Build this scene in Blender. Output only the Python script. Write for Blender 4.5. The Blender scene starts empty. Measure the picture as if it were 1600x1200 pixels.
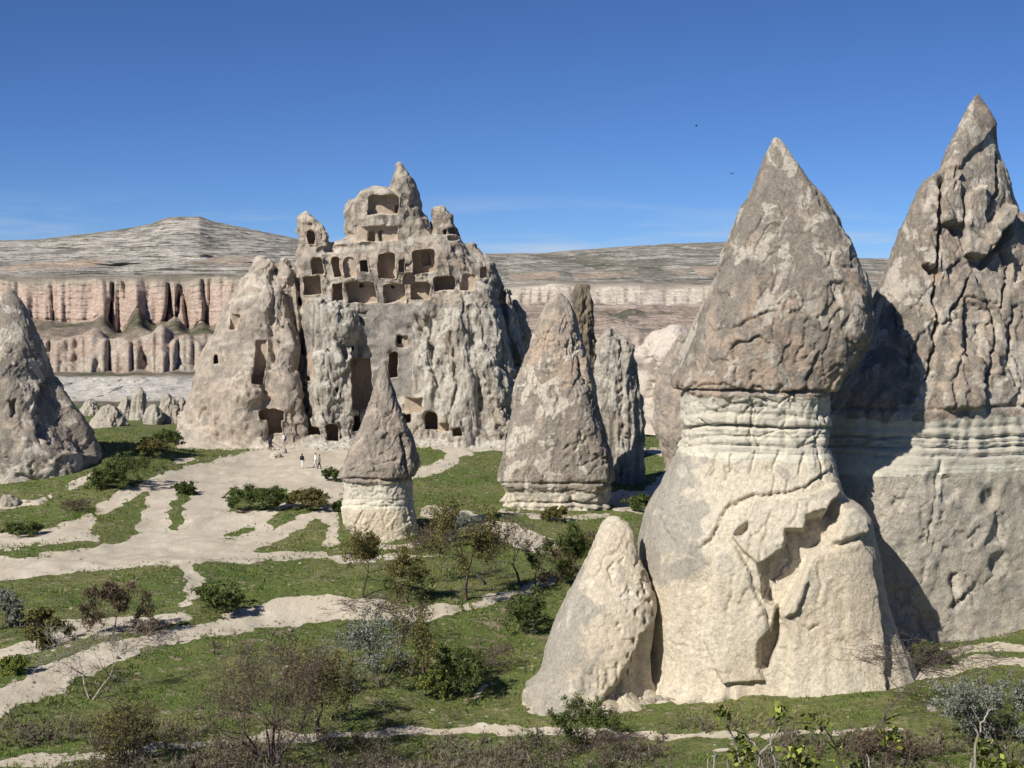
import bpy, math, random
import numpy as np
from math import radians, sin, cos, pi

# ------------------------------------------------------------------ camera, sky, sun, exposure
SC = bpy.context.scene
COL = SC.collection
F = 2400.0            # focal length in photo pixels (photo 1600 x 1200)
HOR = 437.0           # eye-level row of the photo
H = 23.0              # camera height above the valley floor

cam_data = bpy.data.cameras.new('camera')
cam = bpy.data.objects.new('camera', cam_data)
COL.objects.link(cam)
cam.location = (0, 0, H)
cam.rotation_euler = (radians(90), 0, 0)
cam_data.sensor_width = 36.0
cam_data.lens = 36.0 * F / 1600.0
cam_data.shift_y = -(600.0 - HOR) / 1600.0
cam_data.clip_start = 0.5
cam_data.clip_end = 20000
SC.camera = cam

SUN_AZ = radians(42)      # shadows run this far to the right of straight away
SUN_EL = radians(38)
world = bpy.data.worlds.new('World')
SC.world = world
world.use_nodes = True
wn = world.node_tree.nodes
wl = world.node_tree.links
for n in list(wn):
    wn.remove(n)
w_out = wn.new('ShaderNodeOutputWorld')
w_bg = wn.new('ShaderNodeBackground')
w_bg.inputs['Strength'].default_value = 0.071
w_sky = wn.new('ShaderNodeTexSky')
w_sky.sky_type = 'NISHITA'
w_sky.sun_disc = False
w_sky.sun_elevation = SUN_EL
# direction to the sun: (-sin az, -cos az); sun_rotation is measured clockwise from +Y
w_sky.sun_rotation = radians(180) + SUN_AZ
w_sky.altitude = 3500
w_sky.air_density = 0.75
w_sky.dust_density = 0.0
w_sky.ozone_density = 6.0
# thin cirrus veils low in the sky
w_tc = wn.new('ShaderNodeTexCoord')
w_map = wn.new('ShaderNodeMapping')
w_map.inputs['Scale'].default_value = (5.0, 5.0, 42.0)
w_noise = wn.new('ShaderNodeTexNoise')
w_noise.inputs['Scale'].default_value = 1.3
w_noise.inputs['Detail'].default_value = 6
w_noise.inputs['Roughness'].default_value = 0.6
w_r1 = wn.new('ShaderNodeMapRange')
w_r1.inputs['From Min'].default_value = 0.46
w_r1.inputs['From Max'].default_value = 0.68
w_r1.inputs['To Max'].default_value = 0.6
w_sep = wn.new('ShaderNodeSeparateXYZ')
w_r2 = wn.new('ShaderNodeMapRange')
w_r2.inputs['From Min'].default_value = 0.02
w_r2.inputs['From Max'].default_value = 0.058
w_r2.inputs['To Min'].default_value = 1.0
w_r2.inputs['To Max'].default_value = 0.0
w_mul = wn.new('ShaderNodeMath')
w_mul.operation = 'MULTIPLY'
w_tint = wn.new('ShaderNodeMix')
w_tint.data_type = 'RGBA'
w_tint.blend_type = 'MULTIPLY'
w_tint.inputs[0].default_value = 1.0
w_tint.inputs[7].default_value = (0.66, 0.80, 1.0, 1)
w_mix = wn.new('ShaderNodeMix')
w_mix.data_type = 'RGBA'
w_mix.inputs[7].default_value = (6.2, 7.2, 8.6, 1)
wl.new(w_tc.outputs['Generated'], w_map.inputs['Vector'])
wl.new(w_map.outputs[0], w_noise.inputs['Vector'])
wl.new(w_noise.outputs[0], w_r1.inputs[0])
wl.new(w_tc.outputs['Generated'], w_sep.inputs[0])
wl.new(w_sep.outputs[2], w_r2.inputs[0])
wl.new(w_r1.outputs[0], w_mul.inputs[0])
wl.new(w_r2.outputs[0], w_mul.inputs[1])
wl.new(w_sky.outputs[0], w_tint.inputs[6])
wl.new(w_tint.outputs[2], w_mix.inputs[6])
wl.new(w_mul.outputs[0], w_mix.inputs[0])
wl.new(w_mix.outputs[2], w_bg.inputs['Color'])
wl.new(w_bg.outputs[0], w_out.inputs['Surface'])

sun_data = bpy.data.lights.new('sun', 'SUN')
sun_data.energy = 4.6
sun_data.angle = radians(0.5)
sun_data.color = (1.0, 0.945, 0.86)
sun = bpy.data.objects.new('sun', sun_data)
COL.objects.link(sun)
sun.location = (-120, -130, 150)
sun.rotation_euler = (radians(90) - SUN_EL, 0, -SUN_AZ)
SC.view_settings.view_transform = 'Standard'
SC.view_settings.look = 'None'
SC.view_settings.exposure = 0.32
SC.view_settings.gamma = 1.0
SC.view_settings.use_curve_mapping = False

# ------------------------------------------------------------------ numpy noise
def _hash(ix, iy, iz, seed):
    h = (ix.astype(np.uint32) * np.uint32(374761393) + iy.astype(np.uint32) * np.uint32(668265263)
         + iz.astype(np.uint32) * np.uint32(2147483647) + np.uint32((seed * 974634777 + 12345) & 0xffffffff))
    h = (h ^ (h >> np.uint32(13))) * np.uint32(1274126177)
    h = (h ^ (h >> np.uint32(16))) * np.uint32(2246822519)
    return h ^ (h >> np.uint32(15))

_G = np.array([(1, 1, 0), (-1, 1, 0), (1, -1, 0), (-1, -1, 0), (1, 0, 1), (-1, 0, 1), (1, 0, -1), (-1, 0, -1),
               (0, 1, 1), (0, -1, 1), (0, 1, -1), (0, -1, -1), (1, 1, 0), (-1, 1, 0), (0, -1, 1), (0, -1, -1)], np.float32)

def pn(p, seed=0):
    p = np.asarray(p, np.float32)
    if len(p) > 24000:
        out = np.empty(len(p), np.float32)
        for q in range(0, len(p), 16000):
            out[q:q + 16000] = _pn(p[q:q + 16000], seed)
        return out
    return _pn(p, seed)

_GX, _GY, _GZ = (np.ascontiguousarray(_G[:, k]) for k in range(3))

def _pn(p, seed):
    i = np.floor(p)
    fx, fy, fz = (np.ascontiguousarray((p[:, k] - i[:, k])) for k in range(3))
    i = i.astype(np.int32)
    c = np.uint32
    hx = [(i[:, 0] + d).astype(c) * c(374761393) for d in (0, 1)]
    hy = [(i[:, 1] + d).astype(c) * c(668265263) for d in (0, 1)]
    hz = [(i[:, 2] + d).astype(c) * c(2147483647) + c((seed * 974634777 + 12345) & 0xffffffff) for d in (0, 1)]
    u, v, w = (f * f * f * (f * (f * 6 - 15) + 10) for f in (fx, fy, fz))
    r = []
    for dz in (0, 1):
        for dy in (0, 1):
            yz = hy[dy] + hz[dz]
            e = []
            for dx in (0, 1):
                h = hx[dx] + yz
                h = (h ^ (h >> c(13))) * c(1274126177)
                h = (h ^ (h >> c(16))) * c(2246822519)
                h = (h >> c(15)) & c(15)
                e.append(_GX[h] * (fx - dx) + _GY[h] * (fy - dy) + _GZ[h] * (fz - dz))
            r.append(e[0] + u * (e[1] - e[0]))
    a = r[0] + v * (r[1] - r[0])
    b = r[2] + v * (r[3] - r[2])
    return (a + w * (b - a)) * np.float32(1.5)

def fbm(p, octv=4, seed=0, gain=0.5, lac=2.03):
    p = np.asarray(p, np.float32)
    a, s, t = 1.0, 0.0, 0.0
    for k in range(octv):
        s = s + a * pn(p, seed + k * 17)
        t += a
        a *= gain
        p = p * lac
    return s / t

def ridged(p, octv=3, seed=0):
    p = np.asarray(p, np.float32)
    a, s, t = 1.0, 0.0, 0.0
    for k in range(octv):
        s = s + a * (1 - np.abs(pn(p, seed + k * 13)) * 2)
        t += a
        a *= 0.5
        p = p * 2.03
    return s / t

def worley(p, seed=0):
    """F1, F2 and a per-cell random value"""
    p = np.asarray(p, np.float32)
    i = np.floor(p).astype(np.int64)
    f1 = np.full(len(p), 9.0, np.float32)
    f2 = f1.copy()
    cid = np.zeros(len(p), np.float32)
    for dx in (-1, 0, 1):
        for dy in (-1, 0, 1):
            for dz in (-1, 0, 1):
                h = _hash(i[:, 0] + dx, i[:, 1] + dy, i[:, 2] + dz, seed)
                qx = (i[:, 0] + dx) + (h & np.uint32(255)) / 255.0
                qy = (i[:, 1] + dy) + ((h >> np.uint32(8)) & np.uint32(255)) / 255.0
                qz = (i[:, 2] + dz) + ((h >> np.uint32(16)) & np.uint32(255)) / 255.0
                d = (qx - p[:, 0]) ** 2 + (qy - p[:, 1]) ** 2 + (qz - p[:, 2]) ** 2
                near = d < f1
                f2 = np.where(near, f1, np.minimum(f2, d))
                cid = np.where(near, ((h >> np.uint32(3)) & np.uint32(1023)) / 1023.0, cid)
                f1 = np.where(near, d, f1)
    return np.sqrt(f1), np.sqrt(f2), cid

def sst(a, b, x):
    t = np.clip((x - a) / (b - a), 0, 1)
    return t * t * (3 - 2 * t)

def plates(p, k, seed, edge=0.16):
    """stepped noise: flat spalls that end in sharp edges"""
    n = fbm(p, 3, seed) * k
    fl = np.floor(n)
    return (fl + sst(1 - edge, 1.0, n - fl)) / k

def facets(p, seed=0):
    """broken-rock relief: every cell is a plane tilted its own way; also returns the joint mask"""
    p = np.asarray(p, np.float32)
    i = np.floor(p).astype(np.int64)
    f1 = np.full(len(p), 9.0, np.float32)
    f2 = f1.copy()
    val = np.zeros(len(p), np.float32)
    for dx in (-1, 0, 1):
        for dy in (-1, 0, 1):
            for dz in (-1, 0, 1):
                h = _hash(i[:, 0] + dx, i[:, 1] + dy, i[:, 2] + dz, seed)
                b0 = (h & np.uint32(255)).astype(np.float32) / 255
                b1 = ((h >> np.uint32(8)) & np.uint32(255)).astype(np.float32) / 255
                b2 = ((h >> np.uint32(16)) & np.uint32(255)).astype(np.float32) / 255
                rx = p[:, 0] - (i[:, 0] + dx) - b0
                ry = p[:, 1] - (i[:, 1] + dy) - b1
                rz = p[:, 2] - (i[:, 2] + dz) - b2
                d = rx * rx + ry * ry + rz * rz
                near = d < f1
                f2 = np.where(near, f1, np.minimum(f2, d))
                v = (b1 - 0.5) * rx + (b2 - 0.5) * ry + (b0 - 0.5) * rz * 1.6 + (((h >> np.uint32(24)) & np.uint32(255)) / 255.0 - 0.5) * 0.55
                val = np.where(near, v, val)
                f1 = np.where(near, d, f1)
    return val, np.sqrt(f2) - np.sqrt(f1)

def S3(p, sx, sy=None, sz=None):
    sy = sx if sy is None else sy
    sz = sx if sz is None else sz
    return p * np.array((sx, sy, sz), np.float32)

# ------------------------------------------------------------------ photo <-> place
def P(px, py, D):
    return ((px - 800.0) * D / F, D, H + (HOR - py) * D / F)

def pix(v):
    return 800 + F * v[:, 0] / v[:, 1], HOR - F * (v[:, 2] - H) / v[:, 1]

def Dflat(py):
    return H * F / (py - HOR)

# ------------------------------------------------------------------ 2-D shapes
def seg_dist(x, y, pts):
    d = np.full(x.shape, 1e9)
    side = np.zeros(x.shape)
    for (ax, ay), (bx, by) in zip(pts[:-1], pts[1:]):
        ex, ey = bx - ax, by - ay
        L2 = ex * ex + ey * ey + 1e-9
        t = np.clip(((x - ax) * ex + (y - ay) * ey) / L2, 0, 1)
        qx, qy = x - ax - t * ex, y - ay - t * ey
        q = np.hypot(qx, qy)
        s = ex * qy - ey * qx
        m = q < d
        side = np.where(m, np.sign(s), side)
        d = np.where(m, q, d)
    return d, side

def poly_sd(x, y, pts):
    """signed distance to a polygon, negative inside"""
    pts = list(pts)
    d, _ = seg_dist(x, y, pts + [pts[0]])
    ins = np.zeros(x.shape, bool)
    j = len(pts) - 1
    for i in range(len(pts)):
        xi, yi = pts[i]
        xj, yj = pts[j]
        c = ((yi > y) != (yj > y)) & (x < (xj - xi) * (y - yi) / (yj - yi + 1e-12) + xi)
        ins ^= c
        j = i
    return np.where(ins, -d, d)

# ------------------------------------------------------------------ objects
def link(o, parent=None):
    COL.objects.link(o)
    if parent is not None:
        o.parent = parent
    return o

def tag(o, label=None, cat=None, group=None, kind=None):
    if label:
        o['label'] = label
    if cat:
        o['category'] = cat
    if group:
        o['group'] = group
    if kind:
        o['kind'] = kind
    return o

def empty(name, loc):
    o = bpy.data.objects.new(name, None)
    o.empty_display_size = 0.5
    o.location = loc
    COL.objects.link(o)
    return o

def mesh_from(name, verts, faces, mat, parent=None, smooth=True, attrs=None, origin=None):
    verts = np.asarray(verts, np.float32)
    if origin is None and parent is not None:
        origin = parent.location
        q = parent
        origin = np.array(q.matrix_basis.translation)
        while q.parent is not None:
            q = q.parent
            origin = origin + np.array(q.matrix_basis.translation)
    me = bpy.data.meshes.new(name)
    loc = (0, 0, 0)
    if origin is not None:
        verts = verts - np.asarray(origin, np.float32)
        if parent is None:
            loc = tuple(origin)
    if isinstance(faces, np.ndarray):
        n, k = faces.shape
        me.vertices.add(len(verts))
        me.vertices.foreach_set('co', verts.ravel())
        me.loops.add(n * k)
        me.loops.foreach_set('vertex_index', faces.astype(np.int32).ravel())
        me.polygons.add(n)
        me.polygons.foreach_set('loop_start', np.arange(0, n * k, k, dtype=np.int32))
        me.polygons.foreach_set('loop_total', np.full(n, k, np.int32))
        me.update(calc_edges=True)
    else:
        me.from_pydata([tuple(v) for v in verts], [], faces)
    if smooth:
        me.polygons.foreach_set('use_smooth', np.ones(len(me.polygons), bool))
    if attrs:
        for k_, a in attrs.items():
            at = me.attributes.new(k_, 'FLOAT', 'POINT')
            at.data.foreach_set('value', np.asarray(a, np.float32))
    me.materials.append(mat)
    o = bpy.data.objects.new(name, me)
    o.location = loc
    link(o, parent)
    return o

def sub_mesh(name, V, Fc, sel, mat, parent=None, attrs=None, smooth=True, origin=None):
    f = Fc[sel]
    if len(f) == 0:
        return None
    used, inv = np.unique(f.ravel(), return_inverse=True)
    a = {k: v[used] for k, v in attrs.items()} if attrs else None
    return mesh_from(name, V[used], inv.reshape(f.shape).astype(np.int32), mat, parent, smooth, a, origin)

def grid_faces(nr, nc, wrap=False):
    r = np.arange(nr - 1)[:, None]
    c = np.arange(nc if wrap else nc - 1)[None, :]
    c2 = (c + 1) % nc
    return np.stack([r * nc + c, r * nc + c2, (r + 1) * nc + c2, (r + 1) * nc + c], -1).reshape(-1, 4)

def grid_normals(V, nr, nc, wrap=True):
    G = V.reshape(nr, nc, 3)
    if wrap:
        du = np.roll(G, -1, 1) - np.roll(G, 1, 1)
    else:
        du = np.gradient(G, axis=1)
    dv = np.gradient(G, axis=0)
    n = np.cross(dv, du)
    n /= np.linalg.norm(n, axis=2, keepdims=True) + 1e-9
    return n.reshape(-1, 3)

# ------------------------------------------------------------------ materials
class NT:
    def __init__(self, name):
        self.m = bpy.data.materials.new(name)
        self.m.use_nodes = True
        self.n = self.m.node_tree.nodes
        self.l = self.m.node_tree.links
        self.bsdf = self.n['Principled BSDF']
        self.bsdf.inputs['Roughness'].default_value = 0.95
        self.bsdf.inputs['Specular IOR Level'].default_value = 0.15
        g = self.n.new('ShaderNodeNewGeometry')
        self.pos = g.outputs['Position']
        self.nrm = g.outputs['Normal']

    def scaled(self, sx, sy, sz, src=None):
        m = self.n.new('ShaderNodeMapping')
        m.inputs['Scale'].default_value = (sx, sy, sz)
        self.l.new(src or self.pos, m.inputs['Vector'])
        return m.outputs[0]

    def noise(self, scale, detail=4, rough=0.55, vec=None, dist=0.0):
        n = self.n.new('ShaderNodeTexNoise')
        n.inputs['Scale'].default_value = scale
        n.inputs['Detail'].default_value = detail
        n.inputs['Roughness'].default_value = rough
        n.inputs['Distortion'].default_value = dist
        self.l.new(vec or self.pos, n.inputs['Vector'])
        return n.outputs[0]

    def voro(self, scale, vec=None, feature='F1'):
        n = self.n.new('ShaderNodeTexVoronoi')
        n.feature = feature
        n.inputs['Scale'].default_value = scale
        self.l.new(vec or self.pos, n.inputs['Vector'])
        return n.outputs[0]

    def rng(self, v, a, b, c=0.0, d=1.0, smooth=True):
        n = self.n.new('ShaderNodeMapRange')
        n.interpolation_type = 'SMOOTHSTEP' if smooth else 'LINEAR'
        n.inputs['From Min'].default_value = a
        n.inputs['From Max'].default_value = b
        n.inputs['To Min'].default_value = c
        n.inputs['To Max'].default_value = d
        self.l.new(v, n.inputs['Value'])
        return n.outputs[0]

    def math(self, op, a, b=None, clamp=False):
        n = self.n.new('ShaderNodeMath')
        n.operation = op
        n.use_clamp = clamp
        for i, v in enumerate((a, b)):
            if v is None:
                continue
            if isinstance(v, (int, float)):
                n.inputs[i].default_value = v
            else:
                self.l.new(v, n.inputs[i])
        return n.outputs[0]

    def mix(self, fac, a, b, mode='MIX'):
        n = self.n.new('ShaderNodeMix')
        n.data_type = 'RGBA'
        n.blend_type = mode
        if isinstance(fac, (int, float)):
            n.inputs[0].default_value = fac
        else:
            self.l.new(fac, n.inputs[0])
        for i, v in ((6, a), (7, b)):
            if isinstance(v, tuple):
                n.inputs[i].default_value = (*v[:3], 1)
            else:
                self.l.new(v, n.inputs[i])
        return n.outputs[2]

    def attr(self, name):
        n = self.n.new('ShaderNodeAttribute')
        n.attribute_name = name
        return n.outputs['Fac']

    def color(self, c):
        if isinstance(c, tuple):
            self.bsdf.inputs['Base Color'].default_value = (*c[:3], 1)
        else:
            self.l.new(c, self.bsdf.inputs['Base Color'])

    def bump(self, pairs):
        """pairs of (height socket, distance in metres)"""
        prev = None
        for h, d in pairs:
            b = self.n.new('ShaderNodeBump')
            b.inputs['Strength'].default_value = 1.0
            b.inputs['Distance'].default_value = d
            self.l.new(h, b.inputs['Height'])
            if prev is not None:
                self.l.new(prev, b.inputs['Normal'])
            prev = b.outputs[0]
        self.l.new(prev, self.bsdf.inputs['Normal'])

def rock_mat(name, base, warm, pale, lichen, lich=(0.50, 0.66), fresh=(0.60, 0.66), s=1.0, streak=0.35, bump=1.0, lich_amt=0.85,
             fresh_amt=0.7):
    """weathered tuff: base tone, warmer patches, pale fresh scars, grey-brown lichen, vertical wash streaks"""
    t = NT(name)
    n1 = t.noise(0.16 * s, 5, 0.6)
    n2 = t.noise(0.75 * s, 6, 0.62, dist=0.6)
    n3 = t.noise(3.6 * s, 6, 0.78, dist=0.4)
    n4 = t.noise(11.0 * s, 5, 0.8)
    col = t.mix(t.rng(n1, 0.38, 0.62), base, warm)
    # pale scars with fairly crisp outlines, rock colour and not light
    scar = t.rng(t.noise(0.42 * s, 7, 0.62, vec=t.scaled(1, 1, 0.7), dist=0.9), fresh[0], fresh[1])
    scar = t.math('ADD', t.math('MULTIPLY', scar, fresh_amt), t.math('MULTIPLY', t.attr('fresh'), 0.9), True)
    # lichen speckle
    li = t.math('ADD', t.math('MULTIPLY', n2, 0.75), t.math('MULTIPLY', n3, 0.35))
    li = t.math('ADD', li, t.math('MULTIPLY', t.attr('lichen'), 0.25))
    lm = t.math('MULTIPLY', t.rng(li, lich[0], lich[1]), lich_amt)
    col = t.mix(lm, col, lichen)
    col = t.mix(scar, col, pale)
    # wash streaks
    sv = t.noise(1.0 * s, 5, 0.6, vec=t.scaled(1.3, 1.3, 0.10), dist=0.3)
    col = t.mix(t.math('MULTIPLY', t.rng(sv, 0.52, 0.72), streak), col, tuple(c * 0.62 for c in lichen))
    sv2 = t.noise(1.6 * s, 5, 0.6, vec=t.scaled(1.1, 1.1, 0.13), dist=0.4)
    col = t.mix(t.math('MULTIPLY', t.rng(sv2, 0.56, 0.74), streak * 0.8), col, pale)
    # grain
    pit = t.voro(5.5 * s, vec=t.scaled(1, 1, 0.8))
    for v, lo, hi in ((t.rng(n3, 0.28, 0.72, 0.66, 1.26, False), 0, 0), (t.rng(n4, 0.25, 0.75, 0.70, 1.24, False), 0, 0)):
        gg = t.n.new('ShaderNodeCombineColor')
        for k in range(3):
            t.l.new(v, gg.inputs[k])
        col = t.mix(1.0, col, gg.outputs[0], 'MULTIPLY')
    sp1 = t.rng(t.noise(7.0 * s, 4, 0.7), 0.57, 0.64)
    col = t.mix(t.math('MULTIPLY', sp1, 0.40), col, tuple(c * 0.75 for c in lichen))
    sp2 = t.rng(t.noise(8.3 * s, 4, 0.7, vec=t.scaled(1, 1, 0.9)), 0.58, 0.66)
    col = t.mix(t.math('MULTIPLY', sp2, 0.45), col, pale)
    t.color(col)
    t.bump([(n2, 0.05 * bump / s), (n3, 0.13 * bump / s), (pit, 0.05 * bump / s), (n4, 0.11 * bump / s)])
    return t.m

def strata_mat(name, cols, zs, s=1.0, bump=1.0, speck=(0.30, 0.29, 0.25)):
    """bedded ash layers: horizontal bands that wander a little"""
    t = NT(name)
    z = t.n.new('ShaderNodeSeparateXYZ')
    t.l.new(t.pos, z.inputs[0])
    w = t.noise(0.5 * s, 4, 0.6)
    zz = t.math('ADD', t.math('MULTIPLY', z.outputs[2], zs), t.math('MULTIPLY', w, 0.8))
    cv = t.n.new('ShaderNodeCombineXYZ')
    t.l.new(zz, cv.inputs[2])
    lay = t.noise(1.0, 3, 0.7, vec=cv.outputs[0])
    rp = t.n.new('ShaderNodeValToRGB')
    e = rp.color_ramp.elements
    while len(e) < len(cols):
        e.new(0.5)
    for k, c in enumerate(cols):
        e[k].position = 0.3 + 0.4 * k / (len(cols) - 1)
        e[k].color = (*c, 1)
    t.l.new(lay, rp.inputs[0])
    n2 = t.noise(0.9 * s, 5, 0.6, dist=0.5)
    n3 = t.noise(4.0 * s, 5, 0.7)
    n4 = t.noise(18.0 * s, 3, 0.7)
    col = t.mix(t.math('MULTIPLY', t.rng(n2, 0.52, 0.72), 0.45), rp.outputs[0], speck)
    g = t.rng(n3, 0.25, 0.75, 0.84, 1.12, False)
    gg = t.n.new('ShaderNodeCombineColor')
    for k in range(3):
        t.l.new(g, gg.inputs[k])
    col = t.mix(1.0, col, gg.outputs[0], 'MULTIPLY')
    t.color(col)
    t.bump([(lay, 0.10 * bump), (n2, 0.08 * bump / s), (n3, 0.05 * bump / s), (n4, 0.02 * bump / s)])
    return t.m

M = {}
M['cap'] = rock_mat('cap_rock', (0.565, 0.468, 0.365), (0.58, 0.448, 0.338), (0.74, 0.665, 0.55), (0.315, 0.282, 0.236),
                    lich=(0.52, 0.61), fresh=(0.53, 0.565), lich_amt=0.9, fresh_amt=0.85, streak=0.55)
M['cap_grey'] = rock_mat('cap_rock_grey', (0.525, 0.45, 0.365), (0.55, 0.45, 0.355), (0.72, 0.645, 0.535), (0.305, 0.274, 0.23),
                         lich=(0.47, 0.62), fresh=(0.60, 0.65))
M['cap_brown'] = rock_mat('cap_rock_brown', (0.27, 0.21, 0.150), (0.32, 0.25, 0.17), (0.42, 0.35, 0.27), (0.15, 0.13, 0.10),
                          lich=(0.46, 0.62), fresh=(0.62, 0.68))
M['tuff'] = rock_mat('pale_tuff', (0.72, 0.645, 0.505), (0.68, 0.585, 0.44), (0.76, 0.70, 0.57), (0.37, 0.345, 0.30),
                     lich=(0.585, 0.69), fresh=(0.58, 0.68), streak=0.15, lich_amt=0.8, bump=0.6)
M['tuff_grey'] = rock_mat('grey_tuff', (0.64, 0.58, 0.475), (0.66, 0.58, 0.46), (0.73, 0.67, 0.555), (0.34, 0.325, 0.288),
                          lich=(0.56, 0.68), fresh=(0.58, 0.64), streak=0.15, lich_amt=0.8, bump=0.9)
M['band'] = strata_mat('ash_bands', [(0.45, 0.425, 0.35), (0.58, 0.535, 0.435), (0.52, 0.485, 0.40), (0.64, 0.585, 0.465)], 1.2)
M['white_band'] = strata_mat('white_ash_band', [(0.68, 0.65, 0.54), (0.60, 0.565, 0.45), (0.74, 0.71, 0.62)], 1.6)
M['castle'] = rock_mat('castle_rock', (0.61, 0.525, 0.42), (0.59, 0.475, 0.37), (0.66, 0.61, 0.51), (0.235, 0.212, 0.18),
                       lich=(0.50, 0.63), fresh=(0.545, 0.59), s=1.0, streak=0.6, bump=1.4)
M['castle_pale'] = rock_mat('castle_pale_rock', (0.60, 0.55, 0.46), (0.50, 0.43, 0.345), (0.74, 0.695, 0.60), (0.26, 0.242, 0.21),
                            lich=(0.55, 0.63), fresh=(0.51, 0.56), s=0.9, streak=0.85, bump=1.2)
M['castle_tan'] = rock_mat('castle_tan_rock', (0.52, 0.445, 0.36), (0.54, 0.435, 0.34), (0.68, 0.61, 0.50), (0.31, 0.28, 0.238),
                           lich=(0.50, 0.64), fresh=(0.58, 0.64), streak=0.35, bump=1.0)
M['castle_grey'] = rock_mat('castle_grey_rock', (0.36, 0.33, 0.285), (0.40, 0.35, 0.295), (0.60, 0.55, 0.465), (0.25, 0.235, 0.208),
                            lich=(0.48, 0.62), fresh=(0.57, 0.63), streak=0.45, bump=1.0)
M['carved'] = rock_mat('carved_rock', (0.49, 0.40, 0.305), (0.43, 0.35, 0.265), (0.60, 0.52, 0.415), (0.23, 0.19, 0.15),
                       lich=(0.58, 0.76), fresh=(0.6, 0.7), streak=0.25, bump=0.5)  # interior shade put into the colour: darker than the facade so openings look deep
M['pink'] = rock_mat('pink_tuff', (0.66, 0.585, 0.505), (0.62, 0.53, 0.45), (0.70, 0.64, 0.56), (0.45, 0.40, 0.34),
                     lich=(0.66, 0.8), fresh=(0.6, 0.7), streak=0.12, bump=0.6, s=0.6)
M['white_tuff'] = rock_mat('white_tuff', (0.60, 0.55, 0.46), (0.55, 0.485, 0.39), (0.68, 0.635, 0.55), (0.38, 0.35, 0.30),
                           lich=(0.6, 0.75), fresh=(0.58, 0.7), streak=0.25, bump=1.2, s=0.8)

# ------------------------------------------------------------------ terrain height
def wob(x, y, s, seed=0):
    return pn(np.stack([x * s, y * s, np.zeros_like(x) + seed * 7.3], -1), seed)

BANK = [(-30, 1100), (90, 1058), (200, 1010), (330, 972), (440, 948), (560, 946), (680, 952), (770, 938), (870, 908)]
BANK_W = [((a - 800) * Dflat(b) / F, Dflat(b)) for a, b in BANK]

def ground_z(x, y):
    x = np.asarray(x, float)
    y = np.asarray(y, float)
    z = 0.55 * wob(x, y, 0.045, 1) + 0.26 * wob(x, y, 0.14, 2) + 0.09 * wob(x, y, 0.5, 3)
    z = z * sst(40, 90, y)
    # the bank that carries the pale track
    d, _ = seg_dist(x, y, BANK_W)
    z = z + 1.0 * np.exp(-(d / 4.0) ** 2) + 1.3 * np.exp(-(((x + 13.5) / 9) ** 2 + ((y - 108) / 5) ** 2))
    # grassy mound under the chimney on the far side of the road
    z = z + 3.2 * np.exp(-(((x + 49) / 10) ** 2 + ((y - 182) / 17) ** 2)) + 1.2 * np.exp(-(((x + 60) / 16) ** 2 + ((y - 172) / 18) ** 2))
    # rise at the foot of the massif on the right
    z = z + 0.35 * np.exp(-(((x - 36) / 12) ** 2 + ((y - 96) / 8) ** 2))
    # the floor climbs from the spur towards the massif
    z = z + np.clip(0.108 * (x - 10.5), -1.0, 1.6) * sst(-18, 0, x) * sst(64, 76, y) * sst(128, 102, y)
    # rim on which the camera stands
    rim = H - 1.75 - 0.318 * np.maximum(y, -3) - 0.02 * y
    rim = np.minimum(rim, H - 1.7)
    w = sst(60, 78, y)
    z = np.where(y < 78, np.maximum(rim, 0) * (1 - w) + z * w, z)
    z = z + 0.12 * wob(x, y, 0.3, 4) * sst(78, 50, y)
    return z

def on_ground(px, py):
    """point of the terrain seen at a photo pixel"""
    D = np.concatenate([np.arange(66, 120, 0.1), np.arange(120, 330, 0.4)])
    x = (px - 800) * D / F
    zr = H + (HOR - py) * D / F
    g = ground_z(x, D)
    k = int(np.argmax(zr <= g))
    return (float(x[k]), float(D[k]), float(g[k]))

# ------------------------------------------------------------------ ground and paths
ROWS = np.concatenate([np.array([-60, -40, -25, -12, -4, 2, 8, 16, 24, 32, 40, 48, 54, 58.0]),
                       H * F / (np.arange(1330, 632, -2.5) - HOR)])
COLS = np.concatenate([np.linspace(-2400, -60, 26), np.arange(-50, 1651, 4.6), np.linspace(1680, 4000, 26)])
gy = ROWS[:, None] * np.ones_like(COLS)[None, :]
gx = (COLS[None, :] - 800) * np.maximum(ROWS, 30)[:, None] / F
GV = np.stack([gx.ravel(), gy.ravel(), ground_z(gx.ravel(), gy.ravel())], -1)
GF = grid_faces(len(ROWS), len(COLS))[:, ::-1]
GF = GF[:, ::-1]
NR_, NC_ = len(ROWS), len(COLS)
_safe = GV[:, 1] > 20
fpx = np.full(len(GV), -9999.0)
fpy = np.full(len(GV), 9999.0)
fpx[_safe], fpy[_safe] = pix(GV[_safe])
wx = fbm(S3(GV, 0.35, 0.35, 0), 4, 5)
wx2 = fbm(S3(GV, 1.3, 1.3, 0), 3, 6)
scale_px = np.clip(F / np.maximum(GV[:, 1], 20), 0, 60)
qx = fpx + wx * scale_px * 1.1
qy = fpy + fbm(S3(GV, 0.35, 0.35, 0), 4, 9) * scale_px * 0.42
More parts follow.
